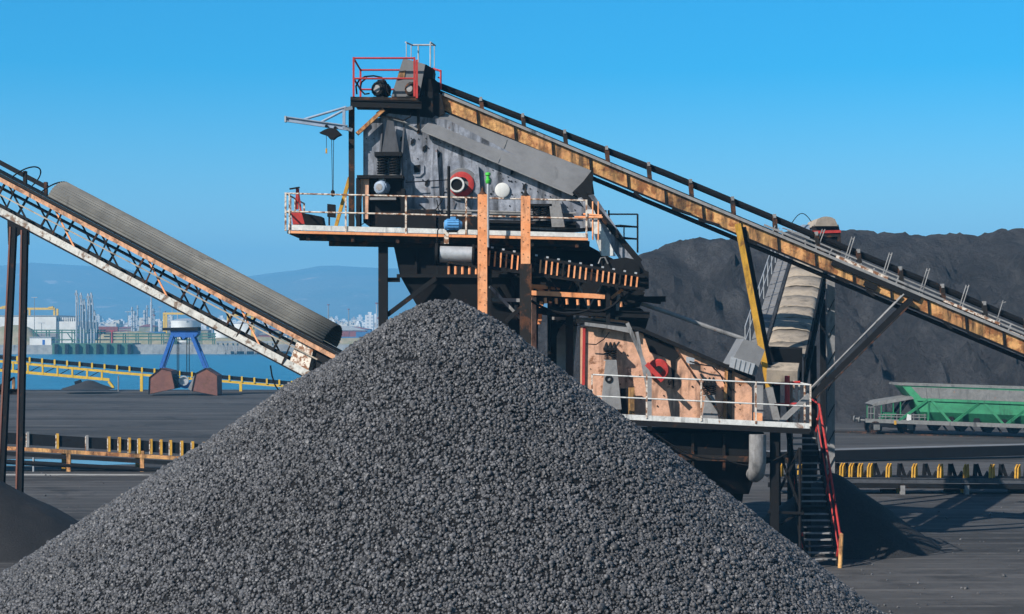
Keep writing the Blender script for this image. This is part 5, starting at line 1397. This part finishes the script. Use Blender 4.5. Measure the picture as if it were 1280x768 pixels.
    for k in range(26):
        x = rs.choice((rs.uniform(98, 345), rs.uniform(405, 475))); Y = rs.uniform(930, 1450); wd = rs.uniform(6, 26); hh_ = rs.uniform(3, 9); mt, cn = kinds[k % 5]
        c = P(x, 0, Y); c.z = 1.2
        t = thing('port_shed', 'low %s shed among the far port buildings' % cn, 'shed', c, 'low port sheds')
        MB().box((c.x - wd / 2, Y, .8), (c.x + wd / 2, Y + 12, hh_)).build('wall', M[mt], t)
        MB().prism([(c.x - wd / 2 - .4, Y - .4, hh_ + .01), (c.x + wd / 2 + .4, Y - .4, hh_ + .01), (c.x + wd * rs.uniform(-.1, .1), Y - .4, hh_ + rs.uniform(1, 2.6))], (0, 12.8, 0)).build('roof', M[rs.choice(('galv', 'dusty', 'containerred'))], t)
    for k in range(12):
        x = rs.choice((rs.uniform(98, 345), rs.uniform(405, 475))); Y = rs.uniform(1000, 1700); c = P(x, 0, Y); hh_ = rs.uniform(14, 34)
        t = thing('chimney', 'thin pale chimney standing in the far port', 'chimney', (c.x, Y, 1.2), 'port chimneys')
        MB().tube((c.x, Y, 1), (c.x, Y, hh_), rs.uniform(.5, 1.0), .4, n=10).build('shaft', M[rs.choice(('galv', 'dusty', 'whitewall'))], t)
        MB().tube((c.x, Y, hh_ - .8), (c.x, Y, hh_ + .1), .95, n=10).build('rim', M['containerred'], t)
    # yellow gantries
    def gantry(x0, x1, yt, yb, Y, lab):
        t = thing('gantry_crane', lab, 'gantry crane', P((x0 + x1) / 2, yb, Y), 'yellow gantry cranes across the harbour')
        MB().beam(P(x0, yt + 1.2, Y), P(x1, yt + 1.2, Y), 1.6, 1.1).build('girder', M['yfar'], t)
        for x in (x0 + 1, x1 - 1):
            p = P(x, yt + 1, Y)
            for dy in (0, 6): MB().beam(p + YA * dy, (p.x, p.y + dy, .8), 1.0, 1.0, YA).build('leg', M['yfar'], t)
        MB().pp([(x1 - 9, yt - 1), (x1 - 3, yt - 2), (x1 - 2, yt + 1), (x1 - 9, yt + 1)], Y - 1, Y + 1).build('trolley', M['yfar'], t)
    gantry(-14, 11, 384, 412, 880, 'yellow gantry crane cut off by the left picture edge')
    gantry(32, 69, 385, 412, 880, 'yellow gantry crane behind the white warehouse roof')
    gantry(204, 242, 391, 412, 900, 'yellow gantry crane behind the blue grab head')
    gantry(284, 316, 393, 412, 900, 'yellow gantry crane seen through the left conveyor truss')
    # tanks
    def tank(x0, x1, yt, Y, lab, dome=False):
        t = thing('storage_tank', lab, 'tank', P((x0 + x1) / 2, 412, Y), 'white storage tanks across the harbour')
        r = (x1 - x0) / 2 * Y / F; c = P((x0 + x1) / 2, 0, Y); c.z = .8; h = H + (HZ - yt) * Y / F - .8
        MB().lathe(c, Z, [(0, r), (h, r)], 36).build('shell', M['whitewall'], t)
        MB().lathe(c + Z * h, Z, [(0, r * 1.01), (r * .25 if dome else .8, r * .6), (r * .38 if dome else 1.2, .01)], 36).build('roof', M['galv'] if not dome else M['whitewall'], t)
        MB().beam(c + Vector((-r * .7, -r * .75, 0)), c + Vector((r * .3, -r * .97, h)), .5, .3, YA).build('stair', M['dusty'], t)
    tank(214, 251, 401, 845, 'wide white storage tank behind the blue grab head')
    tank(268, 290, 404, 800, 'white domed tank seen below the left conveyor', True)
    tank(292, 330, 405, 950, 'wide white tank partly behind the left conveyor')
    # containers
    cg = 'stacked shipping containers across the harbour'; Y = 860; n_ = 0
    def cont(x, lev, mt, lab, Yc):
        o = MB().box((0, 0, 0), (11.6, 2.4, 2.5)); 
        for k in range(16): o.box((.3 + k * .72, -.05, .15), (.6 + k * .72, -.001, 2.35))
        o = o.build('shipping_container', mt, smooth=False, base=(0, 0, 0)); o.location = (P(x, 0, Yc).x, Yc, 1.0 + lev * 2.55); tag(o, lab, 'container', cg); return o
    pr = {'r': cont(118, 0, M['containerred'], 'dark red shipping container in the stacks below the far city', Y), 'b': cont(164, 0, M['containerblue'], 'blue shipping container in the stacks below the far city', Y + 5)}
    for (x, lv, kd) in [(118, 1, 'r'), (118, 2, 'r'), (130.5, 0, 'r'), (130.5, 1, 'r'), (143, 0, 'r'), (143, 1, 'r'), (155, 0, 'r'), (176.5, 0, 'b'), (164, 1, 'b'), (176.5, 1, 'b'), (189, 0, 'b'), (395, 0, 'r'), (407, 0, 'r'), (407, 1, 'r'), (420, 0, 'b'), (432, 0, 'r'), (445, 0, 'r'), (445, 1, 'b')]:
        c = pr[kd].copy(); COL.objects.link(c); c.location = (P(x, 0, Y).x, Y + random.uniform(0, 3), 1.0 + lv * 2.55)
    # refinery columns
    rg = 'refinery towers in front of the far city'
    for i, (x, yt) in enumerate(((165, 384), (168, 389), (181, 388), (184, 382), (189, 378), (191.5, 386), (172, 382))):
        Y = 1150 + i * 20
        t = thing('process_tower', 'slim grey refinery tower between the containers and the far city', 'tower', P(x, 412, Y), rg); p = P(x, yt, Y)
        MB().tube((p.x, Y, 1), (p.x, Y, p.z), .55 + .25 * (i % 3), n=10).build('shaft', M['galv'], t)
        b = MB()
        for f in (.4, .65, .9): b.tube((p.x, Y, p.z * f), (p.x, Y, p.z * f + .3), 1.3 + .25 * (i % 3), n=10)
        b.build('gallery', M['dusty'], t)
    lg = 'lamp masts on the far quay'
    for x, yt, Y in ((43, 372, 690), (160, 390, 690), (52, 404, 660), (200, 384, 930)):
        t = thing('lamp_mast', {43: 'tall lamp mast above the white warehouse', 160: 'tall thin lamp mast before the refinery towers', 52: 'short dark lamp mast near the white pier cabin', 200: 'tall pale mast left of the grab'}[x], 'lamp mast', P(x, 425, Y), lg); p = P(x, yt, Y)
        MB().tube((p.x, Y, .8), (p.x, Y, p.z), .16, .1, n=8).build('pole', M['dusty'], t)
        MB().beam((p.x - 1.2, Y, p.z), (p.x + 1.2, Y, p.z), .4, .25).build('lamp_head', M['galv'], t)
    t = thing('marker_post', 'red marker post on the pier right of the loading arms', 'post', P(140, 430, 655)); p = P(140, 414, 655)
    MB().tube((p.x, 655, 1.5), (p.x, 655, p.z), .3, n=8).build('pole', M['red'], t); MB().beam((p.x - .8, 655, p.z), (p.x + .8, 655, p.z), .5, .4).build('top_mark', M['red'], t)
    # far city blocks
    protos = []
    for i in range(3):
        b = MB(); b.box((-.5, -.5, 0), (.5, .5, 1)); b.box((-.2, -.2, 1), (.25, .2, 1.08 + .04 * i))
        o = b.build('apartment_block', M['city%d' % (i + 1)], smooth=False, base=(0, 0, 0)); protos.append(o)
        tag(o, 'pale apartment block in the hazy far city below the hills', 'building', 'blocks of the far city')
    rr = random.Random(5); first = [True] * 3
    for k in range(290):
        x = rr.choice((rr.uniform(0, 340), rr.uniform(110, 220), rr.uniform(395, 480))); Y = rr.uniform(1500, 3400)
        wd = rr.uniform(5, 13); hh_ = rr.uniform(4, 11) * (1.6 if rr.random() < .15 else 1) + (Y - 1300) / 1600 * 7
        i = rr.choice((0, 0, 1, 2, 2))
        if first[i]: o = protos[i]; first[i] = False
        else: o = protos[i].copy(); COL.objects.link(o)
        o.location = (P(x, 0, Y).x, Y, 1.2 + (Y - 662) / 6338 * 5.2); o.scale = (wd, rr.uniform(10, 16), hh_)
far_side()

for o in bpy.data.objects:
    if '_b' in o.keys(): del o['_b']
